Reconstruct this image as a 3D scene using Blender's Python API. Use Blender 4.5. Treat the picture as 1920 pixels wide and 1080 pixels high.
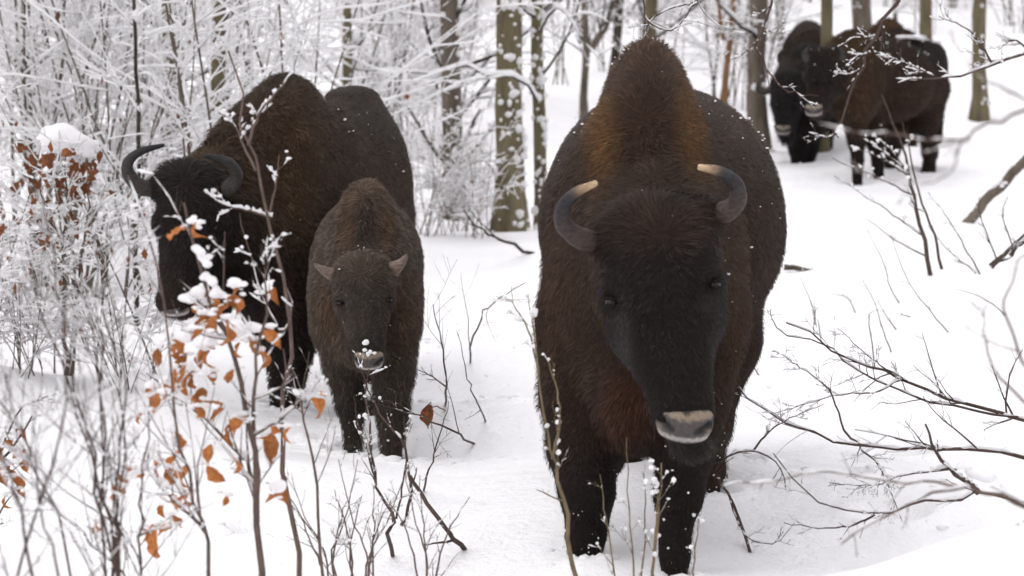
import bpy, math, random
import numpy as np

# ------------------------------------------------------------------ camera, world, sun, exposure
scene = bpy.context.scene
for o in list(bpy.data.objects):
    bpy.data.objects.remove(o)
COL = scene.collection
FPX = 4425.0                      # focal length in pixels of the 1920 wide photograph
CAMZ = 1.5
PITCH = math.atan((540 - 165) / FPX)
cam_d = bpy.data.cameras.new('camera')
cam_d.sensor_width = 36.0
cam_d.lens = FPX / 1920 * 36.0
cam_d.clip_start = 0.1
cam_d.clip_end = 600
cam = bpy.data.objects.new('camera', cam_d)
COL.objects.link(cam)
cam.location = (0, 0, CAMZ)
cam.rotation_euler = (math.pi / 2 - PITCH, 0, 0)
cam_d.dof.use_dof = True
cam_d.dof.focus_distance = 8.9
cam_d.dof.aperture_fstop = 4.0
scene.camera = cam

SUN_EL, SUN_AZ = math.radians(58), math.radians(-128)    # soft light from the cloud, over the left shoulder
world = bpy.data.worlds.new('World')
scene.world = world
world.use_nodes = True
wn = world.node_tree.nodes
wl = world.node_tree.links
wn.clear()
w_out = wn.new('ShaderNodeOutputWorld')
w_bg = wn.new('ShaderNodeBackground')
w_sky = wn.new('ShaderNodeTexSky')
w_sky.sky_type = 'NISHITA'
w_sky.sun_disc = False
w_sky.sun_elevation = SUN_EL
w_sky.sun_rotation = SUN_AZ
w_sky.dust_density = 6.0
w_hsv = wn.new('ShaderNodeHueSaturation')                # cloud washes the blue out of the sky ...
w_hsv.inputs['Saturation'].default_value = 0.10
w_mix = wn.new('ShaderNodeMixRGB')                       # ... and spreads its light evenly over the whole dome
w_mix.inputs['Fac'].default_value = 0.8
w_mix.inputs['Color2'].default_value = (7.0, 6.9, 7.15, 1)
wl.new(w_sky.outputs[0], w_hsv.inputs['Color'])
wl.new(w_hsv.outputs[0], w_mix.inputs['Color1'])
wl.new(w_mix.outputs[0], w_bg.inputs['Color'])
w_bg.inputs['Strength'].default_value = 0.11
wl.new(w_bg.outputs[0], w_out.inputs['Surface'])
sun_d = bpy.data.lights.new('sun', 'SUN')
sun_d.energy = 0.5
sun_d.angle = math.radians(70)
sun_d.color = (1.0, 0.975, 0.95)
sun = bpy.data.objects.new('sun', sun_d)
COL.objects.link(sun)
sun.rotation_euler = (math.pi / 2 - SUN_EL, 0, math.pi + -SUN_AZ)
sun.location = (0, 0, 30)
scene.view_settings.view_transform = 'Standard'
scene.view_settings.look = 'None'
scene.view_settings.exposure = 0.82
scene.view_settings.gamma = 1.0
scene.render.engine = 'CYCLES'
scene.cycles.max_bounces = 10
scene.cycles.diffuse_bounces = 8
scene.cycles.use_adaptive_sampling = True
scene.cycles.adaptive_threshold = 0.04
scene.cycles.debug_use_spatial_splits = True
scene.cycles.transmission_bounces = 4
scene.cycles.glossy_bounces = 2

# ------------------------------------------------------------------ helpers
rng = np.random.default_rng(11)
random.seed(5)
_c, _s = math.cos(PITCH), math.sin(PITCH)


def W(px, py, d):
    """world point that the photograph shows at pixel (px, py), d metres away along world y"""
    u, v = (px - 960) / FPX, -(py - 540) / FPX
    x, y, z = u, _c + v * _s, -_s + v * _c
    k = d / y
    return np.array((x * k, d, CAMZ + z * k))


def nrm(a):
    return a / np.maximum(np.linalg.norm(a, axis=-1, keepdims=True), 1e-9)


def mesh_np(name, verts, quads=None, tris=None, smooth=True):
    me = bpy.data.meshes.new(name)
    verts = np.asarray(verts, np.float32)
    nq = 0 if quads is None else len(quads)
    nt = 0 if tris is None else len(tris)
    me.vertices.add(len(verts))
    me.vertices.foreach_set('co', verts.ravel())
    idx, starts = [], []
    if nq:
        idx.append(np.asarray(quads, np.int32).ravel())
        starts.append(np.arange(nq, dtype=np.int32) * 4)
    if nt:
        idx.append(np.asarray(tris, np.int32).ravel())
        starts.append(nq * 4 + np.arange(nt, dtype=np.int32) * 3)
    idx = np.concatenate(idx)
    starts = np.concatenate(starts)
    me.loops.add(len(idx))
    me.loops.foreach_set('vertex_index', idx)
    me.polygons.add(nq + nt)
    me.polygons.foreach_set('loop_start', starts)
    if smooth:
        me.polygons.foreach_set('use_smooth', np.ones(nq + nt, bool))
    me.update(calc_edges=True)
    return me


def set_col(me, cols, name='col'):
    a = me.attributes.new(name, 'FLOAT_COLOR', 'POINT')
    c = np.ones((len(cols), 4), np.float32)
    c[:, :3] = cols
    a.data.foreach_set('color', c.ravel())


def link(name, me, mat=None, parent=None, loc=None, label=None, cat=None, group=None, kind=None):
    o = bpy.data.objects.new(name, me)
    COL.objects.link(o)
    if mat is not None and me is not None and not me.materials:
        me.materials.append(mat)
    if parent is not None:
        o.parent = parent
    if loc is not None:
        o.location = loc
    if label:
        o['label'] = label
    if cat:
        o['category'] = cat
    if group:
        o['group'] = group
    if kind:
        o['kind'] = kind
    return o


def icosphere(sub):
    import bmesh
    bm = bmesh.new()
    bmesh.ops.create_icosphere(bm, subdivisions=sub, radius=1.0)
    v = np.array([x.co[:] for x in bm.verts])
    f = np.array([[x.index for x in p.verts] for p in bm.faces])
    bm.free()
    return v, f


ICO1, ICO2 = icosphere(1), icosphere(2)


def blobs(centers, radii, g=None, ico=ICO1, squash=(1, 1, .8), rough=.22):
    """lumps: (N,3) centres, (N,) radii -> verts, tris"""
    g = g or rng
    v, f = ico
    n, m = len(centers), len(v)
    sc = radii[:, None] * np.array(squash) * g.uniform(.75, 1.25, (n, 3))
    pts = v[None] * (1 + g.uniform(-rough, rough, (n, m, 1))) * sc[:, None, :] + centers[:, None, :]
    tri = f[None] + (np.arange(n) * m)[:, None, None]
    return pts.reshape(-1, 3), tri.reshape(-1, 3)


# ------------------------------------------------------------------ materials
MATS = {}


def mat_new(name, rough=.7, spec=.3):
    m = bpy.data.materials.new(name)
    m.use_nodes = True
    b = m.node_tree.nodes['Principled BSDF']
    b.inputs['Roughness'].default_value = rough
    b.inputs['Specular IOR Level'].default_value = spec
    MATS[name] = m
    return m, m.node_tree.nodes, m.node_tree.links, b


def noise_node(n, l, scale, detail=4, rough=.6, coord='Object', stretch=None):
    tc = n.new('ShaderNodeTexCoord')
    src = tc.outputs[coord]
    if stretch:
        mp = n.new('ShaderNodeMapping')
        mp.inputs['Scale'].default_value = stretch
        l.new(src, mp.inputs[0])
        src = mp.outputs[0]
    t = n.new('ShaderNodeTexNoise')
    t.inputs['Scale'].default_value = scale
    t.inputs['Detail'].default_value = detail
    t.inputs['Roughness'].default_value = rough
    l.new(src, t.inputs['Vector'])
    return t


def ramp(n, l, src, stops):
    r = n.new('ShaderNodeValToRGB')
    e = r.color_ramp.elements
    while len(e) < len(stops):
        e.new(.5)
    for k, (p, c) in enumerate(stops):
        e[k].position = p
        e[k].color = (*c, 1)
    l.new(src, r.inputs[0])
    return r


def bump(n, l, b, src, strength, dist):
    bp = n.new('ShaderNodeBump')
    bp.inputs['Strength'].default_value = strength
    bp.inputs['Distance'].default_value = dist
    l.new(src, bp.inputs['Height'])
    l.new(bp.outputs[0], b.inputs['Normal'])
    return bp


def simple_mat(name, stops, scale, rough=.8, spec=.2, bstr=.4, bdist=.01, stretch=None, detail=4):
    m, n, l, b = mat_new(name, rough, spec)
    t = noise_node(n, l, scale, detail, stretch=stretch)
    r = ramp(n, l, t.outputs[0], stops)
    l.new(r.outputs[0], b.inputs['Base Color'])
    if bstr:
        bump(n, l, b, t.outputs[0], bstr, bdist)
    return m


# snow on the ground: white with a faint lilac grain, fine crust relief
m, n, l, b = mat_new('snow_ground', .55, .25)
t1 = noise_node(n, l, 1.3, 6, .6)
r1 = ramp(n, l, t1.outputs[0], [(.3, (.845, .835, .855)), (.7, (.885, .88, .89))])
l.new(r1.outputs[0], b.inputs['Base Color'])
t2 = noise_node(n, l, 30, 6, .65)
t3 = noise_node(n, l, 5, 4, .55)
mx = n.new('ShaderNodeMath'); mx.operation = 'MULTIPLY_ADD'
l.new(t3.outputs[0], mx.inputs[0]); mx.inputs[1].default_value = 2.5
l.new(t2.outputs[0], mx.inputs[2])
bump(n, l, b, mx.outputs[0], .5, .035)
b.inputs['Subsurface Weight'].default_value = .0

m, n, l, b = mat_new('snow_clump', .6, .2)
t1 = noise_node(n, l, 40, 4)
r1 = ramp(n, l, t1.outputs[0], [(.3, (.90, .895, .905)), (.7, (.94, .935, .94))])
l.new(r1.outputs[0], b.inputs['Base Color'])
bump(n, l, b, t1.outputs[0], .4, .008)
tr = n.new('ShaderNodeBsdfTranslucent')                  # light scatters through small lumps of snow
l.new(r1.outputs[0], tr.inputs[0])
ms = n.new('ShaderNodeMixShader'); ms.inputs[0].default_value = .5
l.new(b.outputs[0], ms.inputs[1]); l.new(tr.outputs[0], ms.inputs[2])
l.new(ms.outputs[0], n['Material Output'].inputs[0])

simple_mat('bark_moss', [(.25, (.035, .026, .017)), (.42, (.095, .076, .050)), (.54, (.125, .108, .062)), (.66, (.155, .130, .092)), (.8, (.24, .215, .18))], 9, .9, .1, .9, .02, (1, 1, .28), 7)
simple_mat('bark_grey', [(.25, (.04, .032, .026)), (.45, (.10, .082, .064)), (.75, (.17, .145, .12))], 10, .9, .1, .9, .02, (1, 1, .25), 7)
simple_mat('bark_dark', [(.25, (.018, .014, .012)), (.5, (.05, .04, .032)), (.75, (.10, .085, .065))], 14, .9, .1, .8, .012, (1, 1, .3), 6)
simple_mat('bark_peeled', [(.25, (.06, .035, .02)), (.5, (.16, .085, .042)), (.75, (.27, .16, .09))], 8, .85, .15, .7, .012, (1, 1, .2), 6)
simple_mat('twig', [(.3, (.035, .022, .018)), (.7, (.085, .055, .045))], 22, .75, .25, .4, .004)
simple_mat('twig_near', [(.3, (.060, .040, .034)), (.7, (.15, .105, .085))], 18, .75, .25, .4, .004)
simple_mat('twig_green', [(.3, (.085, .062, .035)), (.7, (.19, .145, .085))], 18, .75, .25, .4, .004)


def leaf_mat(name, a, b_, c):
    m, n, l, b = mat_new(name, .65, .25)
    t = noise_node(n, l, 3.2, 6, .7)
    r = ramp(n, l, t.outputs[0], [(.3, a), (.5, b_), (.72, c)])
    oi = n.new('ShaderNodeObjectInfo')                   # every leaf has dried to its own tone
    mr = n.new('ShaderNodeMapRange'); mr.inputs['To Min'].default_value = .75; mr.inputs['To Max'].default_value = 1.35
    l.new(oi.outputs['Random'], mr.inputs[0])
    hs = n.new('ShaderNodeHueSaturation')
    l.new(mr.outputs[0], hs.inputs['Value']); l.new(r.outputs[0], hs.inputs['Color'])
    l.new(hs.outputs[0], b.inputs['Base Color'])
    bump(n, l, b, t.outputs[0], .6, .05)
    tr = n.new('ShaderNodeBsdfTranslucent')
    l.new(hs.outputs[0], tr.inputs[0])
    mixs = n.new('ShaderNodeMixShader'); mixs.inputs[0].default_value = .3
    l.new(b.outputs[0], mixs.inputs[1]); l.new(tr.outputs[0], mixs.inputs[2])
    l.new(mixs.outputs[0], n['Material Output'].inputs[0])


leaf_mat('leaf_orange', (.17, .055, .018), (.48, .17, .048), (.58, .27, .11))
leaf_mat('leaf_brown', (.10, .032, .014), (.20, .07, .028), (.30, .13, .06))


def attr_mat(name, rough, spec, scale=60, lo=.6, hi=1.3, bstr=.6, bdist=.01, stretch=None):
    m, n, l, b = mat_new(name, rough, spec)
    at = n.new('ShaderNodeAttribute'); at.attribute_name = 'col'
    src = at.outputs['Color']
    if scale:
        t = noise_node(n, l, scale, 4, stretch=stretch)
        mr = n.new('ShaderNodeMapRange')
        mr.inputs['From Min'].default_value = .3; mr.inputs['From Max'].default_value = .7
        mr.inputs['To Min'].default_value = lo; mr.inputs['To Max'].default_value = hi
        l.new(t.outputs[0], mr.inputs[0])
        vm = n.new('ShaderNodeVectorMath'); vm.operation = 'SCALE'
        l.new(src, vm.inputs[0]); l.new(mr.outputs[0], vm.inputs['Scale'])
        src = vm.outputs[0]
        if bstr:
            bump(n, l, b, t.outputs[0], bstr, bdist)
    l.new(src, b.inputs['Base Color'])
    return m


attr_mat('hide', .85, .1, 70, .5, 1.1, .7, .012)
attr_mat('fur', .7, .22, 0)
attr_mat('horn', .6, .15, 60, .55, 1.3, .5, .004, (1, 1, 2.5))
attr_mat('nose', .5, .3, 110, .7, 1.25, .6, .003)
m, n, l, b = mat_new('eye', .12, .3)
b.inputs['Base Color'].default_value = (.012, .009, .009, 1)
m, n, l, b = mat_new('hoof', .6, .3)
b.inputs['Base Color'].default_value = (.02, .017, .015, 1)


# ------------------------------------------------------------------ branching plants (vectorised)
def polylines(start, direc, length, K, wob, g, up=0.0, droop=0.0):
    N = len(start)
    P = np.empty((N, K, 3))
    P[:, 0] = start
    d = nrm(direc)
    st = (length / (K - 1))[:, None]
    for k in range(1, K):
        d = nrm(d + g.normal(0, wob, (N, 3)) + np.array((0, 0, up - droop * k / K)))
        P[:, k] = P[:, k - 1] + d * st
    return P


def at_t(A, t):
    K = A.shape[1]
    f = np.clip(t, 0, .999) * (K - 1)
    i = f.astype(int)
    w = f - i
    r = np.arange(len(A))
    if A.ndim == 3:
        w = w[:, None]
    return A[r, i] * (1 - w) + A[r, i + 1] * w, i


def children(P, R, n, g, tmin=.2, tmax=.97, ratio=.5, amin=30, amax=65, wob=.12, up=.05, droop=0., K=5, rr=.55, rmin=.0012, flat=0.0, lmin=.05):
    idx = np.repeat(np.arange(len(P)), n)
    N = len(idx)
    t = g.uniform(tmin, tmax, N)
    Pp, Rp = P[idx], R[idx]
    s, i = at_t(Pp, t)
    r0, _ = at_t(Rp, t)
    tan = nrm(Pp[np.arange(N), i + 1] - Pp[np.arange(N), i])
    rnd = g.normal(0, 1, (N, 3))
    rnd[:, 2] *= 1 - flat
    perp = nrm(rnd - (rnd * tan).sum(1, keepdims=True) * tan)
    a = np.radians(g.uniform(amin, amax, N))[:, None]
    d = tan * np.cos(a) + perp * np.sin(a)
    L = np.linalg.norm(np.diff(Pp, axis=1), axis=2).sum(1)
    ln = np.maximum(L * ratio * g.uniform(.45, 1.25, N) * (1.15 - .6 * t), lmin)
    C = polylines(s, d, ln, K, wob, g, up, droop)
    rb = np.maximum(r0 * rr, rmin)
    CR = rb[:, None] * np.linspace(1, .35, K)[None]
    return C, np.maximum(CR, rmin * .7)


def tube(P, R, sides=4):
    N, K, _ = P.shape
    T = np.empty_like(P)
    T[:, 1:-1] = P[:, 2:] - P[:, :-2]
    T[:, 0] = P[:, 1] - P[:, 0]
    T[:, -1] = P[:, -1] - P[:, -2]
    T = nrm(T)
    ref = np.where(np.abs(T[:, :1, 2:3]) > .9, np.array((1., 0, 0)), np.array((0, 0, 1.)))
    S = nrm(np.cross(T, np.broadcast_to(ref, T.shape)))
    U = np.cross(S, T)
    a = np.arange(sides) * 2 * math.pi / sides
    V = P[:, :, None] + R[:, :, None, None] * (S[:, :, None] * np.cos(a)[:, None] + U[:, :, None] * np.sin(a)[:, None])
    base = (np.arange(N) * K * sides)[:, None, None]
    k = (np.arange(K - 1) * sides)[None, :, None]
    j = np.arange(sides)[None, None]
    j2 = (j + 1) % sides
    q = np.stack([base + k + j, base + k + j2, base + k + sides + j2, base + k + sides + j], -1)
    return V.reshape(-1, 3), q.reshape(-1, 4)


def merge(parts):
    vs, qs, o = [], [], 0
    for v, q in parts:
        vs.append(v); qs.append(q + o); o += len(v)
    return np.concatenate(vs), np.concatenate(qs)


def resample(A, M):
    N, K = A.shape[:2]
    t = np.linspace(0, K - 1.001, M)
    i = t.astype(int)
    w = t - i
    w = w[None, :, None] if A.ndim == 3 else w[None]
    return A[:, i] * (1 - w) + A[:, i + 1] * w


def snow_on(P, R, amt, g, M=None, cover=.8, sides=5, grow=.9, jit=(.35, 1.3)):
    """snow lying along the top of branches"""
    M = M or P.shape[1]
    Q, r = resample(P, M), resample(R, M)
    T = np.gradient(Q, axis=1)
    T = nrm(T)
    hz = np.clip(1.15 * np.sqrt(np.clip(1 - T[:, :, 2] ** 2, 0, 1)) - .25, 0, 1)
    nz = g.uniform(jit[0], jit[1], Q.shape[:2])
    gap = (g.uniform(0, 1, Q.shape[:2]) < cover)
    rad = (amt + r * grow * .6) * nz * hz
    rad = np.where(gap, rad, 0)
    rad[:, -1] *= .4
    has = rad > .25 * amt
    rad2 = np.where(has, rad, r * .3)
    Q = Q.copy()
    Q[:, :, 2] += np.where(has, r * .55 + rad2 * .6, 0)
    return tube(Q, rad2, sides)


# ------------------------------------------------------------------ ground
def gauss(x, y, cx, cy, sx, sy, h, rot=0.0):
    c, s = math.cos(rot), math.sin(rot)
    u, v = (x - cx) * c + (y - cy) * s, -(x - cx) * s + (y - cy) * c
    return h * np.exp(-(u / sx) ** 2 - (v / sy) ** 2)


_gr = np.random.default_rng(3)
_waves = [(f, _gr.uniform(0, 2 * math.pi), _gr.uniform(0, 2 * math.pi)) for f in np.geomspace(.35, 9, 26)]
PROF_Y = np.array([0, 5, 8, 9, 10, 11.5, 13, 16, 20, 23, 27, 32, 45, 60, 90, 140, 260])
PROF_Z = np.array([.05, .0, 0, -.085, -.135, -.13, -.06, .08, .30, .50, .80, 1.2, 2.6, 4.6, 9, 17, 36.])
DENTS = []      # (x, y, radius, depth) hollows trodden by hooves


def ground(x, y):
    x = np.asarray(x, float); y = np.asarray(y, float)
    z = np.interp(y, PROF_Y, PROF_Z)
    for d in (-1.2, 1.2):
        z = z + .5 * (np.interp(y + d, PROF_Y, PROF_Z) - z)
    w = 0
    for f, a, p in _waves:
        w = w + np.sin((x * math.cos(a) + y * math.sin(a)) * f * 2.2 + p + 1.3 * np.sin(x * .7 * f + p)) / (f ** 1.15)
    z = z + .013 * w
    z = z + gauss(x, y, 2.15, 6.0, 1.15, .9, .66, .12) + gauss(x, y, .235, 7.5, .17, .16, .055)          # bank in the right corner
    z = z + gauss(x, y, 1.15, 7.75, .9, .6, -.05)
    z = z + gauss(x, y, -3.3, 12.0, 1.2, 1.0, .25) + gauss(x, y, -1.6, 11.2, .5, .5, .05)
    z = z + gauss(x, y, 3.4, 15.0, 1.4, 1.5, .25) + gauss(x, y, .4, 16.5, 1.0, 1.5, .1)
    z = z + gauss(x, y, 2.6, 20.6, 1.5, .8, .12)
    for (cx, cy, r, dp) in DENTS:
        q = ((x - cx) ** 2 + (y - cy) ** 2) / (r * r)
        z = z - dp * np.exp(-q * q) + .35 * dp * np.exp(-((np.sqrt(q) - 1.45) / .38) ** 2)
    return z


def build_ground():
    yy = np.concatenate([np.linspace(-14, 3, 14)[:-1], np.linspace(3, 6.4, 40)[:-1], np.linspace(6.4, 13, 260)[:-1], np.linspace(13, 26, 150)[:-1],
                         np.linspace(26, 60, 60)[:-1], np.geomspace(60, 260, 30)])
    s = np.concatenate([np.linspace(-1, -.12, 36)[:-1], np.linspace(-.12, .12, 200)[:-1], np.linspace(.12, 1, 36)])
    hw = np.interp(yy, [-14, 3, 7, 260], [14, 14, 16, 150])
    core = np.interp(yy, [-14, 3, 8, 13, 26, 260], [2.4, 2.4, 2.1, 3.2, 6.2, 60])
    X = np.where(np.abs(s)[None] <= .12, s[None] / .12 * core[:, None], np.sign(s)[None] * (core[:, None] + (np.abs(s)[None] - .12) / .88 * (hw - core)[:, None]))
    Y = np.broadcast_to(yy[:, None], X.shape)
    Z = ground(X, Y)
    g = np.random.default_rng(8)
    ny, nx = X.shape
    v = np.stack([X, Y, Z], -1).reshape(-1, 3)
    i = (np.arange(ny - 1)[:, None] * nx + np.arange(nx - 1)[None]).ravel()
    q = np.stack([i, i + 1, i + nx + 1, i + nx], -1)
    return link('snowy_ground', mesh_np('snowy_ground', v, q), MATS['snow_ground'], kind='structure')


FUR_GAIN = 1.2


# ------------------------------------------------------------------ bison: one continuous body from a distance field
class SDF:
    def __init__(self, lo, hi, h):
        self.h = h
        self.ax = [np.arange(lo[k], hi[k] + h, h) for k in range(3)]
        self.F = np.full([len(a) for a in self.ax], .5, np.float32)
        self.lo = np.array([a[0] for a in self.ax])

    def box(self, lo, hi):
        sl = []
        for k in range(3):
            a = self.ax[k]
            i0 = max(0, int(np.searchsorted(a, lo[k])) - 1)
            i1 = min(len(a), int(np.searchsorted(a, hi[k])) + 1)
            if i1 <= i0:
                return None, None
            sl.append(slice(i0, i1))
        g = np.meshgrid(*[self.ax[k][sl[k]] for k in range(3)], indexing='ij')
        return tuple(sl), np.stack(g, -1)

    def add(self, d, sl, k, cut=False):
        A = self.F[sl]
        if cut:
            d = -d
            h = np.clip(.5 + .5 * (A - d) / k, 0, 1)
            self.F[sl] = (d * (1 - h) + A * h + k * h * (1 - h)).astype(np.float32)
            return
        h = np.clip(.5 + .5 * (d - A) / k, 0, 1)
        self.F[sl] = (d * (1 - h) + A * h - k * h * (1 - h)).astype(np.float32)

    def ell(self, c, r, k=.08, rot=None, cut=False):
        c, r = np.asarray(c, float), np.asarray(r, float) * np.ones(3)
        m = r.max() + k + .06 if rot is not None else r + k + .06
        sl, p = self.box(c - m, c + m)
        if sl is None:
            return
        q = p - c
        if rot is not None:
            q = q @ rot
        k0 = np.linalg.norm(q / r, axis=-1)
        k1 = np.linalg.norm(q / (r * r), axis=-1)
        self.add(k0 * (k0 - 1) / np.maximum(k1, 1e-6), sl, k, cut)

    def cone(self, a, b, ra, rb, k=.06, squash=None):
        a, b = np.asarray(a, float), np.asarray(b, float)
        m = max(ra, rb) * 1.3 + k + .04
        sl, p = self.box(np.minimum(a, b) - m, np.maximum(a, b) + m)
        if sl is None:
            return
        ba = b - a
        h = np.clip(((p - a) @ ba) / (ba @ ba), 0, 1)
        q = p - a - h[..., None] * ba
        if squash is not None:
            q = q / squash
        self.add(np.linalg.norm(q, axis=-1) - (ra + (rb - ra) * h), sl, k)

    def chain(self, pts, k=.05):
        for (a, ra), (b, rb) in zip(pts[:-1], pts[1:]):
            self.cone(a, b, ra, rb, k)

    def surface(self):
        F, h = self.F, self.h
        s = F < 0
        nx, ny, nz = F.shape
        cs = np.zeros((nx - 1, ny - 1, nz - 1), np.int8)
        for i in (0, 1):
            for j in (0, 1):
                for k in (0, 1):
                    cs += s[i:nx - 1 + i, j:ny - 1 + j, k:nz - 1 + k]
        act = (cs > 0) & (cs < 8)
        I = np.argwhere(act)
        idx = np.full(act.shape, -1, np.int32)
        idx[act] = np.arange(len(I))
        acc = np.zeros((len(I), 3)); cnt = np.zeros(len(I))
        cor = [(i, j, k) for i in (0, 1) for j in (0, 1) for k in (0, 1)]
        for a in cor:
            for ax in range(3):
                if a[ax]:
                    continue
                b = list(a); b[ax] = 1
                fa = F[I[:, 0] + a[0], I[:, 1] + a[1], I[:, 2] + a[2]]
                fb = F[I[:, 0] + b[0], I[:, 1] + b[1], I[:, 2] + b[2]]
                m = (fa < 0) != (fb < 0)
                t = np.where(m, fa / np.where(m, fa - fb, 1), 0)
                p = np.tile(np.array(a, float), (len(I), 1))
                p[:, ax] += t
                acc += p * m[:, None]; cnt += m
        V = self.lo + (I + acc / np.maximum(cnt, 1)[:, None]) * h
        Q = []
        for ax in range(3):
            sa = [slice(None)] * 3; sb = [slice(None)] * 3
            sa[ax] = slice(0, -1); sb[ax] = slice(1, None)
            d = s[tuple(sa)] != s[tuple(sb)]
            E = np.argwhere(d)
            o1, o2 = [(1, 2), (2, 0), (0, 1)][ax]
            ok = (E[:, o1] > 0) & (E[:, o2] > 0) & (E[:, o1] < act.shape[o1]) & (E[:, o2] < act.shape[o2])
            E = E[ok]
            inside = s[tuple(E.T)]

            def c(d1, d2):
                q = E.copy(); q[:, o1] -= d1; q[:, o2] -= d2
                return idx[tuple(q.T)]
            q = np.stack([c(1, 1), c(0, 1), c(0, 0), c(1, 0)], -1)
            q = np.where(inside[:, None], q, q[:, ::-1])
            Q.append(q)
        Q = np.concatenate(Q)
        Q = Q[(Q >= 0).all(1)]
        return V, Q


def vnormals(V, Q):
    n = np.cross(V[Q[:, 2]] - V[Q[:, 0]], V[Q[:, 3]] - V[Q[:, 1]])
    N = np.zeros_like(V)
    for k in range(4):
        np.add.at(N, Q[:, k], n)
    return nrm(N)


def relax(V, Q, it=2, lam=.5):
    for _ in range(it):
        acc = np.zeros_like(V); cnt = np.zeros(len(V))
        for k in range(4):
            np.add.at(acc, Q[:, k], V[Q[:, (k + 1) % 4]] + V[Q[:, (k + 3) % 4]])
            np.add.at(cnt, Q[:, k], 2)
        V = V + lam * (acc / np.maximum(cnt, 1)[:, None] - V)
    return V


def zones_eval(p, zones, base):
    """fur colour / length at points; zones = (centre, radii, colour, length factor, strength)"""
    c = np.tile(np.array(base[0]), (len(p), 1)); ln = np.full(len(p), base[1])
    for (ctr, rad, col, lf, st) in zones:
        q = (((p - ctr) / rad) ** 2).sum(1)
        w = (st * np.exp(-q ** 1.5))[:, None]
        c = c * (1 - w) + np.array(col) * w
        ln = ln * (1 - w[:, 0]) + lf * w[:, 0]
    return c, ln


def snoise(p, f, seed):
    g = np.random.default_rng(seed)
    w = 0
    for k in range(7):
        d = nrm(g.normal(0, 1, (1, 3)))[0] * f * g.uniform(.6, 1.6)
        w = w + np.sin(p @ d + g.uniform(0, 6.28) + 1.5 * np.sin(p @ nrm(g.normal(0, 1, (1, 3)))[0] * f * .8))
    return w / 2.6


def make_fur(V, Q, zones, base, count, width, flow, g, skip=None, stand=.55, noise_f=14, length_jit=.35, clump=()):
    T = np.concatenate([Q[:, [0, 1, 2]], Q[:, [0, 2, 3]]])
    N = vnormals(V, Q)
    A = np.linalg.norm(np.cross(V[T[:, 1]] - V[T[:, 0]], V[T[:, 2]] - V[T[:, 0]]), axis=1)
    cdf = np.cumsum(A); cdf /= cdf[-1]
    ti = np.searchsorted(cdf, g.uniform(0, 1, count))
    u, v = g.uniform(0, 1, (2, count))
    f = u + v > 1
    u, v = np.where(f, 1 - u, u), np.where(f, 1 - v, v)
    B = np.stack([1 - u - v, u, v], -1)[..., None]
    p = (V[T[ti]] * B).sum(1)
    nn = nrm((N[T[ti]] * B).sum(1))
    if skip is not None:
        keep = ~skip(p)
        p, nn = p[keep], nn[keep]
    c, ln = zones_eval(p, zones, base)
    n = len(p)
    tuft = snoise(p, noise_f * 3, 4)
    fl = flow(p)
    fl = fl + .30 * np.stack([snoise(p, noise_f, s) for s in (1, 2, 3)], -1)
    fl = fl - (fl * nn).sum(1, keepdims=True) * nn
    fl = nrm(fl)
    d0 = nrm(nn * (stand + g.uniform(-.15, .3, (n, 1))) + fl * .8 + g.normal(0, .16, (n, 3)))
    d1 = nrm(d0 + fl * .45 + np.array((0, 0, -.25)) + g.normal(0, .13, (n, 3)))
    L = (ln * g.uniform(1 - length_jit, 1 + length_jit, n) * (1 + .18 * tuft))[:, None]
    p0 = p - nn * .003
    p1 = p0 + d0 * L * .55
    p2 = p1 + d1 * L * .45
    for cell, k in clump:                                 # hairs of a tuft lean together
        key = np.floor((p + .4 * cell * np.stack([snoise(p, 2.0 / cell, s) for s in (11, 12, 13)], -1)) / cell).astype(np.int64)
        _, inv = np.unique(key[:, 0] * 73856093 ^ key[:, 1] * 19349663 ^ key[:, 2] * 83492791, return_inverse=True)
        cnt = np.bincount(inv)
        m2 = np.stack([np.bincount(inv, p2[:, i]) for i in range(3)], -1) / cnt[:, None]
        p2 = p2 + k * (m2[inv] - p2)
        p1 = p1 + k * .35 * (p1 + (m2[inv] - p2) * .5 - p1)
    sw = nrm(np.cross(d0, nn + g.normal(0, .45, (n, 3))))
    w = (width * g.uniform(.6, 1.3, n))[:, None]
    verts = np.stack([p0 - sw * w, p0 + sw * w, p1 + sw * w * .7, p1 - sw * w * .7, p2], 1)
    bi = np.arange(n) * 5
    q = np.stack([bi, bi + 1, bi + 2, bi + 3], -1)
    t = np.stack([bi + 3, bi + 2, bi + 4], -1)
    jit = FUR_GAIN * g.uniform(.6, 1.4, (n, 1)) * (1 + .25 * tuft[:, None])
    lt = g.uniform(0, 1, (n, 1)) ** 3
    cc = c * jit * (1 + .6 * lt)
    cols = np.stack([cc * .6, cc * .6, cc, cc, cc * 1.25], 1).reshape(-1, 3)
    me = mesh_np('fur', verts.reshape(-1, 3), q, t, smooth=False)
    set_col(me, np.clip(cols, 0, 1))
    return me


def snow_pillow(pts, radii, res, k):
    """lumps of snow melted together into soft caps"""
    pts = np.asarray(pts); radii = np.asarray(radii)
    S = SDF(pts.min(0) - radii.max() * 1.5, pts.max(0) + radii.max() * 1.5, res)
    for c, r in zip(pts, radii):
        S.ell(c, (r * 1.1, r, r * .8), k * r)
    V, Q = S.surface()
    return relax(V, Q, 1, .5), Q


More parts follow.
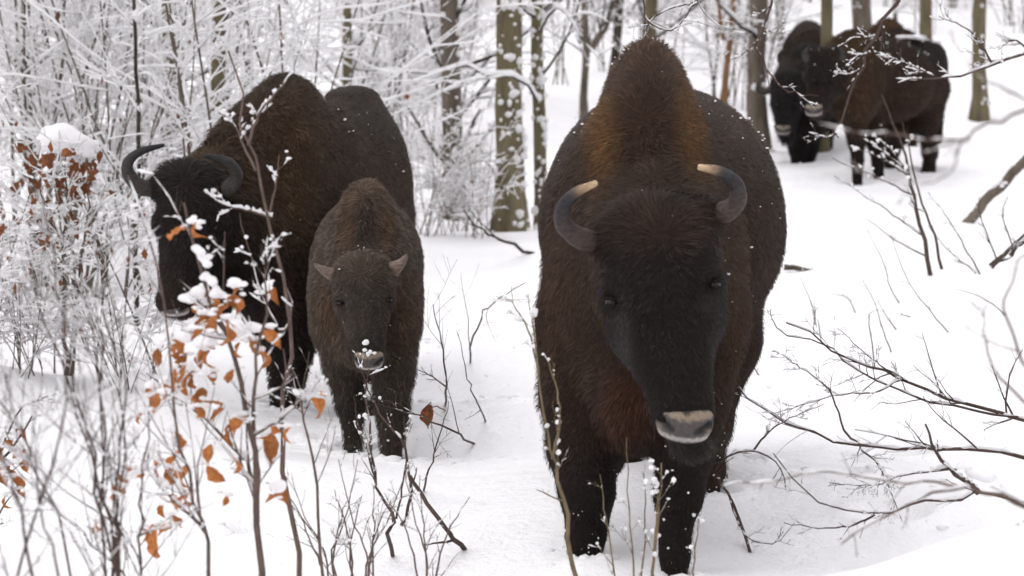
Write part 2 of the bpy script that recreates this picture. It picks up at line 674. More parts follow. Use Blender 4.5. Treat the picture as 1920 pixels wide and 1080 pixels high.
def curve_pts(ctrl, M):
    """smooth (Catmull-Rom) curve through control points"""
    c = np.array(ctrl, float)
    c = np.concatenate([[2 * c[0] - c[1]], c, [2 * c[-1] - c[-2]]])
    out = []
    nseg = len(c) - 3
    for t in np.linspace(0, nseg - 1e-6, M):
        i = int(t); u = t - i
        a, b_, d, e = c[i:i + 4]
        out.append(.5 * ((2 * b_) + (-a + d) * u + (2 * a - 5 * b_ + 4 * d - e) * u * u + (-a + 3 * b_ - 3 * d + e) * u ** 3))
    return np.array(out)


def horn_mesh(ctrl, r0, r1, cols, M=22, sides=14, power=.8):
    P = curve_pts(ctrl, M)
    t = np.linspace(0, 1, M)
    R = r1 + (r0 - r1) * (1 - t) ** power
    R = R * (1 + .035 * np.sin(t * 75) * (1 - t) ** 2 + .02 * np.sin(t * 31 + 1))
    P = np.concatenate([P, [P[-1] + (P[-1] - P[-2]) * .25]]); R = np.append(R, R[-1] * .35)
    v, q = tube(P[None], R[None], sides)
    me = mesh_np('horn', v, q)
    tt = np.repeat(np.append(t, 1), sides)
    cs = np.stack([np.interp(tt, [c[0] for c in cols], [c[1][k] for c in cols]) for k in range(3)], -1)
    set_col(me, cs)
    return me


def rot_to(fwd, up):
    """columns: x = side, y = fwd, z = up"""
    f = nrm(np.asarray(fwd, float)); u = np.asarray(up, float)
    s = nrm(np.cross(f, u)); u = np.cross(s, f)
    return np.stack([s, f, u], 1)


def nose_mesh(c, fwd, up, sx, sz, depth, zones=True):
    """nose pad with two nostrils, pale band above and pale lip below; c = centre of the front of the muzzle"""
    h = max(sx, sz) / 11
    m = np.array([sx * 1.4, depth * 1.6, sz * 1.7])
    S = SDF(-m, m, h)
    S.ell((0, 0, 0), (sx, depth, sz), .01)
    S.ell((0, .1 * depth, -sz * .55), (sx * .82, depth * .85, sz * .5), sz * .3)       # lip
    S.ell((0, .2 * depth, sz * .55), (sx * .95, depth * .75, sz * .45), sz * .3)        # upper roll
    for s in (-1, 1):
        S.ell((s * sx * .80, .70 * depth, sz * .06), (sx * .15, depth * .45, sz * .22), sz * .10, cut=True)
        S.ell((s * sx * .60, .88 * depth, -sz * .20), (sx * .15, depth * .35, sz * .20), sz * .10, cut=True)
    S.ell((0, 1.0 * depth, -sz * .66), (sx * .6, depth * .14, sz * .05), sz * .06, cut=True)
    V, Q = S.surface()
    V = relax(V, Q, 1, .4)
    x, y, z = V[:, 0] / sx, V[:, 1] / depth, V[:, 2] / sz
    pad = np.array((.060, .050, .049)); pale = np.array((.20, .158, .115)); lip = np.array((.34, .31, .29)); dark = np.array((.008, .007, .007)); fur_c = np.array((.016, .013, .012))
    col = np.tile(fur_c, (len(V), 1))

    def sm(a, lo, hi):
        q = np.clip((a - lo) / (hi - lo), 0, 1)
        return q * q * (3 - 2 * q)

    def mixc(w, c):
        nonlocal col
        w = np.clip(w, 0, 1)[:, None]
        col = col * (1 - w) + c * w
    ax = np.abs(x)
    wob = .05 * np.sin(x * 23) + .04 * np.sin(x * 51 + z * 9)
    mixc(sm(ax, .98, .84) * sm(z, -.90, -.70) * sm(z, .60, .45), pad)
    mixc(.6 * sm(ax, .70, .85) * sm(z, -.05, -.3), pale)
    lo = .14 + .34 * ax ** 1.5 + wob * .6
    hi = .70 + .20 * ax - .25 * np.exp(-(x / .16) ** 2) + wob
    mixc(sm(z, lo - .04, lo + .10) * sm(z, hi + .08, hi - .08) * sm(ax, 1.0, .82), pale)
    lz = -.84 + .34 * x * x + wob * .4
    mixc(sm(np.abs(z - lz), .17, .07) * sm(ax, .98, .80), lip)
    for s in (-1, 1):
        a0 = np.array((s * .92, .20)); a1 = np.array((s * .46, -.34)); d_ = a1 - a0
        q = np.stack([x, z], -1) - a0
        h = np.clip(q @ d_ / (d_ @ d_), 0, 1)
        mixc(sm(np.linalg.norm(q - h[:, None] * d_, axis=1), .20, .09), dark)
    mixc(sm(y, .25, -.05), fur_c)
    R = rot_to(fwd, up)
    me = mesh_np('nose', V @ R.T + np.asarray(c), Q)
    set_col(me, col)
    return me


def eye_meshes(c, out, r):
    v, f = ICO2
    e = mesh_np('eye', v * r * np.array((1, 1, .85)) + c, None, f)
    # lid: a short arc of folded skin above and below the ball
    out = nrm(np.asarray(out, float)); side = nrm(np.cross(out, (0, 0, 1))); up = np.cross(side, out)
    lids = []
    for s, k in ((1, 1.0), (-1, .9)):
        a = np.linspace(-1.25, 1.25, 9)
        P = c + out * r * .62 + side * (np.sin(a) * r * 1.15)[:, None] + up * (s * k * np.cos(a) * r * .72)[:, None] + out * (np.cos(a) * r * .25)[:, None]
        lids.append((P[None], np.full((1, 9), r * .26) * np.array([.3, .7, .9, 1, 1, 1, .9, .7, .3])))
    v2, q2 = merge([tube(P, R, 6) for P, R in lids])
    return e, mesh_np('eyelid', v2, q2)


def finish_bison(name, S, zones, base, count, width, flow, label, group, origin, g, horns=(), noses=(), eyes=(), hooves=(), skip=None, flakes=0, flake_r=.006, stand=.55, ears=(), noise_f=14, clump=(), leg_snow=0):
    V, Q = S.surface()
    V = relax(V, Q, 1, .5)
    origin = np.asarray(origin, float)
    me = mesh_np(name, V - origin, Q)
    c, _ = zones_eval(V, zones, base)
    set_col(me, c * 1.0)
    body = link(name, me, MATS['hide'], loc=origin, label=label, cat='bison', group=group)

    def part(nm, m, mat, kind=None, parent=body):
        co = np.empty(len(m.vertices) * 3, np.float32)
        m.vertices.foreach_get('co', co)
        m.vertices.foreach_set('co', (co.reshape(-1, 3) - origin).ravel())
        m.update()
        return link(nm, m, MATS[mat], parent=parent, kind=kind)
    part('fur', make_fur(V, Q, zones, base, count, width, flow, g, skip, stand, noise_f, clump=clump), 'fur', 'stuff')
    for a in horns:
        part('horn', horn_mesh(*a), 'horn')
    for a in noses:
        part('nose', nose_mesh(*a), 'nose')
    for a in eyes:
        e, ld = eye_meshes(*a)
        eo = part('eye', e, 'eye')
        set_col(ld, np.tile((.014, .011, .011), (len(ld.vertices), 1)))
        part('eyelid', ld, 'hide', parent=eo)
    for (a, b_, r) in ears:
        # ear: a flattened furry cone
        P = curve_pts([a, (np.asarray(a) + b_) / 2 + np.array((0, 0, .01)), b_], 8)
        R = r * np.array([.5, .8, 1, 1, .92, .7, .4, .08])
        v, q = tube(P[None], R[None], 8)
        mm = mesh_np('ear', v, q)
        set_col(mm, np.tile(np.array(base[0]) * .8, (len(v), 1)))
        part('ear', mm, 'hide')
    for (c0, r, hgt) in hooves:
        P = np.array([c0 + np.array((0, 0, z)) for z in (hgt, hgt * .6, 0.02, 0)])
        P[2:, 1] -= .012
        v, q = tube(P[None], np.array([[r * .75, r * .9, r * 1.1, r * .3]]), 10)
        part('hoof', mesh_np('hoof', v, q), 'hoof')
    if leg_snow:                                          # snow caught in the hair above the hooves
        gz = ground(V[:, 0], V[:, 1])
        wt = np.clip(1 - (V[:, 2] - gz) / leg_snow, 0, 1) ** 1.5 * (V[:, 2] > gz)
        n2 = 260
        ii = g.choice(len(V), n2, p=wt / wt.sum())
        N = vnormals(V, Q)
        v, t_ = blobs(V[ii] + N[ii] * g.uniform(.004, .014, (n2, 1)), g.uniform(.2, 1, n2) ** 3 * .005 + .001, g, ICO1, (1.1, 1.1, 1), .3)
        part('snow_flakes', mesh_np('snow_flakes', v, None, t_), 'snow_clump', 'stuff')
    if flakes:
        N = vnormals(V, Q)
        wt = np.clip(N[:, 2] + .1, 0, 1) * np.clip(.6 + snoise(V, 5, 9), .02, 3) ** 2
        ii = g.choice(len(V), flakes, p=wt / wt.sum())
        rr = flake_r * g.uniform(.2, 1, flakes) ** 4 + .0011
        v, t = blobs(V[ii] + N[ii] * g.uniform(.010, .022, (flakes, 1)), rr, g, ICO1, (1.2, 1.2, .7))
        part('snow_flakes', mesh_np('snow_flakes', v, None, t), 'snow_clump', 'stuff')
    return body
# ------------------------------------------------------------------ the animals
BR = (.040, .022, .0125)        # winter coat, brown
BK = (.0095, .0072, .0068)       # face and lower legs, near black
MID = (.026, .0165, .011)
OR = (.092, .044, .014)         # tawny sides of the mane
GR = (.052, .040, .034)         # paler, greyer coat of the back
HORN = [(0, (.040, .026, .020)), (.25, (.062, .047, .040)), (.5, (.050, .042, .040)), (.7, (.026, .026, .029)), (.80, (.036, .035, .037)), (.93, (.34, .23, .14)), (1, (.48, .36, .24))]
HORN_DARK = [(0, (.045, .036, .031)), (.4, (.045, .040, .038)), (1, (.016, .016, .017))]
HERD = 'bison walking through the snow'


def E3(*a):
    return np.array(a, float)


def bison_front():
    g = np.random.default_rng(21)
    S = SDF(E3(-.05, 6.55, -.18), E3(1.12, 10.3, 1.82), .0145)
    # trunk
    S.ell(W(1240, 425, 8.75), (.452, .80, .465), .05)                 # barrel
    S.ell(W(1243, 345, 8.85), (.40, .72, .365), .06)                  # broad back
    S.ell(W(1246, 345, 9.55), (.36, .42, .36), .15)                   # rump
    S.ell(W(1213, 335, 8.05), (.185, .50, .475), .16, rot=None)      # hump ridge
    S.ell(W(1213, 360, 7.75), (.20, .30, .36), .10)                   # front of hump
    S.ell(W(1205, 560, 7.85), (.30, .40, .44), .10)                   # chest
    for cx in (1110, 1312):
        S.ell(W(cx, 520, 7.85), (.15, .34, .40), .10)                 # shoulders
    S.ell(W(1200, 730, 7.62), (.17, .24, .22), .10)                   # brisket
    # neck
    S.cone(W(1215, 350, 7.75), W(1232, 470, 7.2), .24, .18, .12)
    S.cone(W(1210, 480, 7.75), W(1240, 560, 7.25), .26, .16, .12)
    # front legs
    S.chain([(W(1095, 600, 7.80), .165), (W(1094, 740, 7.78), .142), (W(1092, 840, 7.68), .112), (W(1098, 900, 7.63), .088), (W(1101, 930, 7.62), .082), (W(1101, 975, 7.64), .062), (W(1098, 1005, 7.63), .058), (W(1096, 1065, 7.62), .055)], .04)
    S.chain([(W(1140, 700, 7.75), .12), (W(1135, 860, 7.75), .06)], .08)
    S.chain([(W(1315, 600, 7.75), .165), (W(1300, 740, 7.60), .120), (W(1283, 850, 7.50), .090), (W(1274, 915, 7.42), .074), (W(1271, 940, 7.41), .066), (W(1266, 1000, 7.38), .045), (W(1265, 1040, 7.37), .043), (W(1265, 1100, 7.36), .040)], .04)
    # hind legs
    for a in (((1345, 480, 9.55), (1350, 640, 9.2), (1330, 800, 9.0), (1322, 880, 8.6), (1322, 960, 8.42)), ((1165, 480, 9.6), (1160, 640, 9.3), (1165, 780, 9.6), (1168, 860, 9.35), (1160, 905, 9.3))):
        S.chain(list(zip([W(*q) for q in a], (.22, .15, .075, .062, .05))), .07)
    # tail
    S.chain([(W(1250, 300, 9.95), .04), (W(1255, 500, 10.1), .03), (W(1255, 640, 10.1), .05)], .04)
    # head
    S.ell(W(1230, 445, 7.05), (.165, .16, .135), .06)                 # poll, cranium
    S.ell(W(1237, 520, 6.99), (.158, .13, .16), .05)                  # forehead
    S.cone(W(1241, 570, 7.0), W(1274, 735, 6.93), .155, .100, .05)    # face
    S.ell(W(1252, 655, 7.03), (.128, .11, .12), .05)
    S.ell(W(1281, 778, 6.92), (.092, .085, .068), .04)                # muzzle
    S.cone(W(1245, 590, 7.18), W(1278, 790, 7.0), .12, .065, .06)     # jaw
    for q in ((1142, 558, 7.0), (1341, 522, 7.0)):
        S.ell(W(*q), (.035, .055, .045), .05)                         # brow
    S.ell(W(1232, 425, 7.0), (.14, .11, .08), .07)                   # forelock cushion
    for q in ((1160, 545, 6.93), (1322, 515, 6.93)):
        S.ell(W(*q), (.05, .05, .028), .04)                           # bony brow above the eye
    for q in ((1168, 615, 7.06), (1330, 590, 7.06)):
        S.ell(W(*q), (.055, .10, .085), .05)                          # cheek
    for q in ((1138, 572, 6.88), (1346, 538, 6.88)):
        S.ell(W(*q), (.030, .035, .022), .025, cut=True)              # eye socket
    S.ell(W(1294, 838, 7.05), (.065, .08, .045), .05)                  # chin beard
    for q in ((1132, 452, 7.02), (1332, 402, 7.02)):
        S.ell(W(*q), (.06, .055, .05), .05)                           # horn cores
    dark_head = np.array(BK)
    Z = [
        (W(1240, 430, 9.0), E3(.75, 1.2, .55), (.030, .0195, .0145), .020, .85),
        (W(1240, 230, 9.0), E3(.75, 1.0, .28), GR, .016, .8),
        (W(1215, 120, 8.0), E3(.30, .5, .25), (.050, .030, .020), .030, .9),
        (W(1205, 290, 7.62), E3(.11, .35, .40), (.026, .013, .008), .040, .95),
        (W(1128, 285, 7.66), E3(.055, .30, .24), OR, .036, .8),
        (W(1289, 285, 7.66), E3(.055, .30, .24), OR, .036, .8),
        (W(1030, 560, 7.7), E3(.16, .4, .4), (.040, .020, .011), .030, .6),
        (W(1380, 540, 7.7), E3(.07, .3, .34), (.046, .022, .0095), .030, .6),
        (W(1060, 790, 7.7), E3(.22, .4, .2), (.020, .012, .0085), .034, .85),
        (W(1175, 770, 7.5), E3(.09, .25, .16), (.048, .0165, .008), .05, .8),
        (W(1090, 970, 7.6), E3(.25, .3, .22), BK, .015, .95),
        (W(1275, 960, 7.45), E3(.25, .5, .28), BK, .015, .95),
        (W(1240, 560, 6.95), E3(.30, .25, .36), dark_head, .022, .97),
        (W(1275, 730, 6.92), E3(.20, .20, .20), (.0105, .0082, .0078), .014, .97),
        (W(1232, 418, 6.98), E3(.22, .20, .085), (.028, .018, .0135), .055, .9),
        (W(1165, 670, 6.95), E3(.03, .14, .17), (.042, .038, .040), .014, .65),  # paler side plane of the face, its shading put into the coat colour
        (W(1347, 650, 6.98), E3(.022, .14, .2), (.036, .031, .031), .014, .6),  # lighter edge down the other side of the face, light painted into the fur
        (W(1160, 600, 6.92), E3(.04, .1, .03), (.030, .023, .021), .014, .5),
        (W(1325, 568, 6.92), E3(.035, .1, .03), (.030, .023, .021), .014, .5),
        (W(1293, 848, 7.03), E3(.14, .2, .06), (.020, .0165, .016), .034, .9),
    ]
    fc = W(1240, 440, 6.95)

    def flow(p):
        d = np.tile(E3(0, .35, -1), (len(p), 1))
        hd = np.exp(-(((p - W(1240, 560, 6.95)) / E3(.22, .28, .42)) ** 2).sum(1) ** 2)[:, None]
        r = p - fc
        r[:, 1] = 0
        d = d * (1 - hd) + nrm(r) * hd
        top = np.clip((p[:, 2:3] - 1.25) / .3, 0, 1) * (1 - hd)
        return d * (1 - top) + E3(0, .9, -.2) * top
    hl = [W(1138, 452, 7.02), W(1092, 448, 6.98), W(1060, 425, 6.94), W(1054, 395, 6.9), W(1075, 364, 6.88), W(1118, 343, 6.86)]
    hr = [W(1325, 405, 7.02), W(1362, 396, 6.98), W(1383, 375, 6.95), W(1380, 345, 6.92), W(1350, 322, 6.9), W(1310, 313, 6.88)]
    nf = E3(-.03, -1, .02)

    def skip(p):
        nose = (((p - W(1283, 792, 6.86)) / E3(.074, .11, .048)) ** 2).sum(1) < 1
        ey = np.zeros(len(p), bool)
        for q in ((1146, 567, 6.93), (1339, 534, 6.93)):
            ey |= np.linalg.norm(p - W(*q), axis=1) < .026
        return nose | ey | (p[:, 2] < -.17)
    return finish_bison('bison', S, Z, (MID, .025), 145000, .0009, flow,
                        'large bison walking head-on, brown mane, horns curving up with pale tips', HERD, W(1215, 1038, 7.6), g,
                        horns=[(hl, .037, .0085, HORN), (hr, .037, .0085, HORN)],
                        noses=[(W(1283, 792, 6.885), nf, E3(.12, .05, 1), .086, .056, .06)],
                        eyes=[(W(1146, 567, 6.905), E3(-.55, -.8, .1), .0175), (W(1340, 534, 6.905), E3(.6, -.8, .1), .0175)],
                        hooves=[(W(1096, 1105, 7.6), .05, .08), (W(1265, 1135, 7.35), .04, .07), (W(1322, 985, 8.41), .05, .08)],
                        skip=skip, flakes=380, flake_r=.0045, clump=((.05, .25), (.02, .4)), leg_snow=.32)


def bison_mother():
    g = np.random.default_rng(22)
    S = SDF(E3(-2.05, 10.55, -.2), E3(-.35, 14.1, 1.78), .0165)
    S.ell(W(538, 312, 11.95), (.26, .42, .47), .06)                   # hump
    S.ell(W(505, 330, 11.75), (.22, .35, .40), .12)
    S.ell(W(530, 440, 11.75), (.24, .38, .46), .12)                    # chest and shoulder
    S.ell(W(590, 400, 12.15), (.28, .5, .44), .12)                     # ribs
    S.ell(W(640, 390, 12.6), (.30, .65, .46), .12)                     # belly
    S.ell(W(673, 348, 12.85), (.265, .55, .50), .10)                   # croup
    S.ell(W(704, 400, 13.0), (.18, .46, .45), .12)                     # rump
    S.ell(W(615, 345, 12.4), (.22, .50, .43), .12)                     # saddle behind the hump
    S.ell(W(656, 180, 12.85), (.13, .25, .04), .10)                    # hip bone
    S.ell(W(520, 560, 11.6), (.18, .26, .20), .10)                     # brisket
    S.cone(W(490, 320, 11.7), W(380, 390, 11.25), .30, .19, .12)       # neck
    S.cone(W(500, 450, 11.6), W(390, 440, 11.25), .28, .17, .12)
    S.chain([(W(550, 480, 11.65), .19), (W(548, 590, 11.6), .14), (W(546, 660, 11.55), .10), (W(540, 710, 11.52), .075), (W(532, 780, 11.5), .062), (W(530, 800, 11.5), .06)], .06)
    S.chain([(W(500, 500, 11.9), .17), (W(520, 610, 11.95), .12), (W(532, 700, 12.0), .07), (W(528, 765, 12.0), .06)], .06)
    for a in (((700, 420, 13.1), (715, 540, 12.9), (710, 620, 13.15), (700, 690, 13.05), (698, 735, 13.0)), ((650, 420, 13.1), (650, 540, 13.0), (655, 630, 13.2), (650, 690, 13.1), (648, 735, 13.05))):
        S.chain(list(zip([W(*q) for q in a], (.22, .15, .075, .06, .05))), .07)
    S.chain([(W(715, 330, 13.5), .04), (W(735, 420, 13.5), .03), (W(735, 540, 13.5), .05)], .04)
    # head
    S.ell(W(352, 350, 11.05), (.165, .17, .13), .06)
    S.ell(W(362, 405, 10.98), (.16, .15, .17), .05)
    S.cone(W(358, 440, 11.0), W(335, 545, 10.85), .15, .09, .05)
    S.ell(W(331, 568, 10.83), (.095, .09, .07), .04)
    S.cone(W(385, 450, 11.2), W(345, 570, 10.95), .13, .07, .06)
    S.ell(W(400, 560, 11.2), (.10, .16, .10), .08)                     # throat beard
    S.ell(W(418, 425, 10.95), (.035, .06, .045), .05)
    S.ell(W(298, 418, 10.95), (.035, .06, .045), .05)
    for q in ((410, 358, 11.02), (300, 352, 11.02)):
        S.ell(W(*q), (.06, .06, .05), .05)
    Z = [
        (W(640, 400, 12.6), E3(.7, 1.5, .7), (.030, .0195, .0145), .022, .8),
        (W(690, 200, 13.0), E3(.5, 1.0, .22), (.042, .035, .031), .016, .8),
        (W(560, 200, 12.0), E3(.4, .5, .3), (.030, .0195, .013), .032, .8),
        (W(545, 330, 11.5), E3(.16, .4, .5), (.048, .027, .013), .03, .7),
        (W(440, 260, 11.5), E3(.28, .4, .25), (.030, .017, .010), .055, .85),
        (W(385, 300, 11.3), E3(.08, .2, .12), (.058, .036, .019), .06, .7),
        (W(530, 680, 11.6), E3(.35, .6, .35), BK, .026, .95),
        (W(440, 520, 11.4), E3(.35, .4, .25), (.0135, .0095, .0085), .04, .9),
        (W(355, 430, 10.95), E3(.32, .30, .45), BK, .026, .97),
        (W(345, 335, 11.0), E3(.2, .2, .1), (.014, .010, .009), .06, .8),
    ]
    fc = W(352, 345, 10.9)

    def flow(p):
        d = np.tile(E3(.25, .45, -.9), (len(p), 1))
        hd = np.exp(-(((p - W(355, 430, 10.95)) / E3(.25, .3, .42)) ** 2).sum(1) ** 2)[:, None]
        r = p - fc
        r[:, 1] = 0
        return d * (1 - hd) + nrm(r) * hd
    hl = [W(305, 352, 11.02), W(268, 352, 10.98), W(243, 330, 10.95), W(240, 305, 10.93), W(262, 285, 10.93), W(306, 272, 10.95)]
    hr = [W(405, 360, 11.02), W(430, 352, 10.97), W(443, 330, 10.94), W(432, 308, 10.9), W(410, 297, 10.88), W(383, 293, 10.86)]

    def skip(p):
        nose = (((p - W(330, 572, 10.79)) / E3(.09, .10, .058)) ** 2).sum(1) < 1
        ey = np.linalg.norm(p - W(404, 428, 10.9), axis=1) < .026
        return nose | ey
    return finish_bison('bison', S, Z, (MID, .028), 100000, .0014, flow,
                        'dark horned bison lowering its head behind the leafy shrub, beside the calf', HERD, W(560, 790, 11.7), g,
                        horns=[(hl, .044, .009, HORN_DARK), (hr, .044, .009, HORN_DARK)],
                        noses=[(W(329, 572, 10.80), E3(-.15, -1, -.05), E3(0, .05, 1), .078, .050, .055)],
                        eyes=[(W(405, 427, 10.88), E3(.35, -.9, 0), .017), (W(302, 424, 10.9), E3(-.6, -.7, 0), .017)],
                        hooves=[(W(530, 822, 11.5), .055, .09), (W(528, 795, 12.0), .055, .09), (W(698, 742, 13.0), .055, .08), (W(648, 742, 13.05), .055, .08)],
                        ears=[(W(425, 375, 11.12), W(462, 395, 11.25), .04)], skip=skip, flakes=90, flake_r=.007, clump=((.07, .25), (.028, .35)), leg_snow=.3)


def bison_calf():
    g = np.random.default_rng(23)
    S = SDF(E3(-1.1, 9.55, -.2), E3(-.28, 12.2, 1.2), .0115)
    S.ell(W(688, 500, 10.9), (.255, .55, .33), .06)                    # barrel
    S.ell(W(690, 470, 11.5), (.22, .35, .27), .12)                     # rump
    S.ell(W(687, 455, 10.5), (.135, .32, .275), .12)                   # hump
    S.ell(W(684, 560, 10.45), (.215, .26, .27), .10)                   # chest
    for cx in (625, 748):
        S.ell(W(cx, 565, 10.45), (.095, .22, .24), .08)
    S.ell(W(690, 640, 10.3), (.14, .18, .13), .08)
    S.cone(W(688, 460, 10.4), W(683, 540, 10.08), .15, .12, .08)
    S.chain([(W(638, 610, 10.42), .115), (W(645, 690, 10.40), .082), (W(655, 740, 10.38), .054), (W(658, 757, 10.37), .053), (W(661, 785, 10.36), .038), (W(662, 840, 10.36), .041)], .05)
    S.chain([(W(742, 610, 10.30), .115), (W(738, 700, 10.22), .084), (W(737, 762, 10.16), .058), (W(736, 785, 10.14), .056), (W(735, 820, 10.12), .042), (W(732, 880, 10.1), .046)], .05)
    for a in (((730, 560, 11.4), (732, 640, 11.3), (722, 720, 11.45), (712, 770, 11.35), (710, 805, 11.3)), ((650, 560, 11.4), (648, 640, 11.35), (655, 715, 11.5), (668, 760, 11.4), (668, 800, 11.35))):
        S.chain(list(zip([W(*q) for q in a], (.15, .10, .05, .042, .036))), .05)
    # head
    S.ell(W(681, 520, 10.02), (.135, .12, .105), .05)
    S.ell(W(683, 557, 9.98), (.128, .10, .115), .04)
    S.cone(W(684, 580, 9.98), W(690, 650, 9.90), .112, .070, .04)
    S.ell(W(692, 668, 9.88), (.068, .065, .046), .03)
    S.cone(W(686, 590, 10.1), W(692, 675, 9.97), .09, .05, .05)
    for q in ((640, 566, 9.97), (727, 560, 9.97)):
        S.ell(W(*q), (.026, .04, .034), .035)
    BRC = (.050, .037, .028)
    Z = [
        (W(688, 480, 11.0), E3(.5, .9, .3), (.060, .046, .037), .022, .7),
        (W(690, 370, 10.6), E3(.09, .4, .12), (.075, .048, .030), .055, .8),
        (W(686, 440, 10.3), E3(.06, .2, .16), (.015, .011, .009), .04, .85),
        (W(655, 440, 10.3), E3(.05, .2, .16), (.065, .036, .018), .03, .7),
        (W(722, 440, 10.3), E3(.05, .2, .16), (.065, .036, .018), .03, .7),
        (W(615, 590, 10.2), E3(.09, .2, .16), (.070, .042, .024), .035, .6),
        (W(752, 580, 10.2), E3(.08, .2, .16), (.070, .042, .024), .035, .6),
        (W(690, 770, 10.3), E3(.35, .4, .20), (.024, .019, .016), .030, .9),
        (W(683, 580, 9.95), E3(.17, .18, .20), (.034, .027, .023), .016, .95),
        (W(681, 500, 9.98), E3(.14, .15, .05), (.056, .040, .029), .040, .8),
        (W(655, 610, 9.95), E3(.03, .1, .12), (.055, .042, .034), .014, .6),
        (W(690, 650, 9.9), E3(.09, .1, .07), (.013, .011, .0105), .011, .95),
    ]
    fc = W(682, 515, 9.9)

    def flow(p):
        d = np.tile(E3(0, .35, -1), (len(p), 1))
        hd = np.exp(-(((p - W(684, 580, 9.95)) / E3(.16, .2, .26)) ** 2).sum(1) ** 2)[:, None]
        r = p - fc
        r[:, 1] = 0
        return d * (1 - hd) + nrm(r) * hd
    HC = [(0, (.13, .085, .064)), (.4, (.17, .125, .10)), (1, (.13, .10, .085))]
    hl = [W(640, 520, 10.02), W(622, 514, 9.99), W(606, 506, 9.97), W(590, 496, 9.96)]
    hr = [W(733, 507, 10.02), W(744, 500, 9.99), W(754, 491, 9.97), W(763, 478, 9.96)]

    def skip(p):
        nose = (((p - W(692, 674, 9.85)) / E3(.066, .07, .042)) ** 2).sum(1) < 1
        ey = np.zeros(len(p), bool)
        for q in ((638, 568, 9.92), (729, 562, 9.92)):
            ey |= np.linalg.norm(p - W(*q), axis=1) < .021
        return nose | ey
    b = finish_bison('bison', S, Z, (BRC, .028), 100000, .0011, flow,
                     'small shaggy bison calf with short straight horns and snow on its nose', HERD, W(690, 860, 10.3), g,
                     horns=[(hl, .036, .006, HC), (hr, .036, .006, HC)],
                     noses=[(W(692, 674, 9.855), E3(.0, -1, -.05), E3(0, .05, 1), .064, .042, .045)],
                     eyes=[(W(638, 568, 9.895), E3(-.5, -.85, 0), .0145), (W(729, 562, 9.895), E3(.5, -.85, 0), .0145)],
                     hooves=[(W(662, 850, 10.36), .04, .07), (W(732, 888, 10.08), .045, .07), (W(710, 812, 11.3), .04, .06), (W(668, 808, 11.35), .04, .06)],
                     skip=skip, flakes=60, flake_r=.005, stand=.6, noise_f=26, clump=((.05, .3), (.02, .5)), leg_snow=.22)
    v, t = blobs(np.array([W(686, 642, 9.8), W(694, 660, 9.79), W(684, 656, 9.79), W(702, 662, 9.79), W(690, 664, 9.79)]), np.array([.013, .012, .010, .009, .012]), g, ICO2)
    o = b.location
    link('snow_clump', mesh_np('snow_clump', v - np.array(o), None, t), MATS['snow_clump'], parent=b, kind='stuff')
    return b


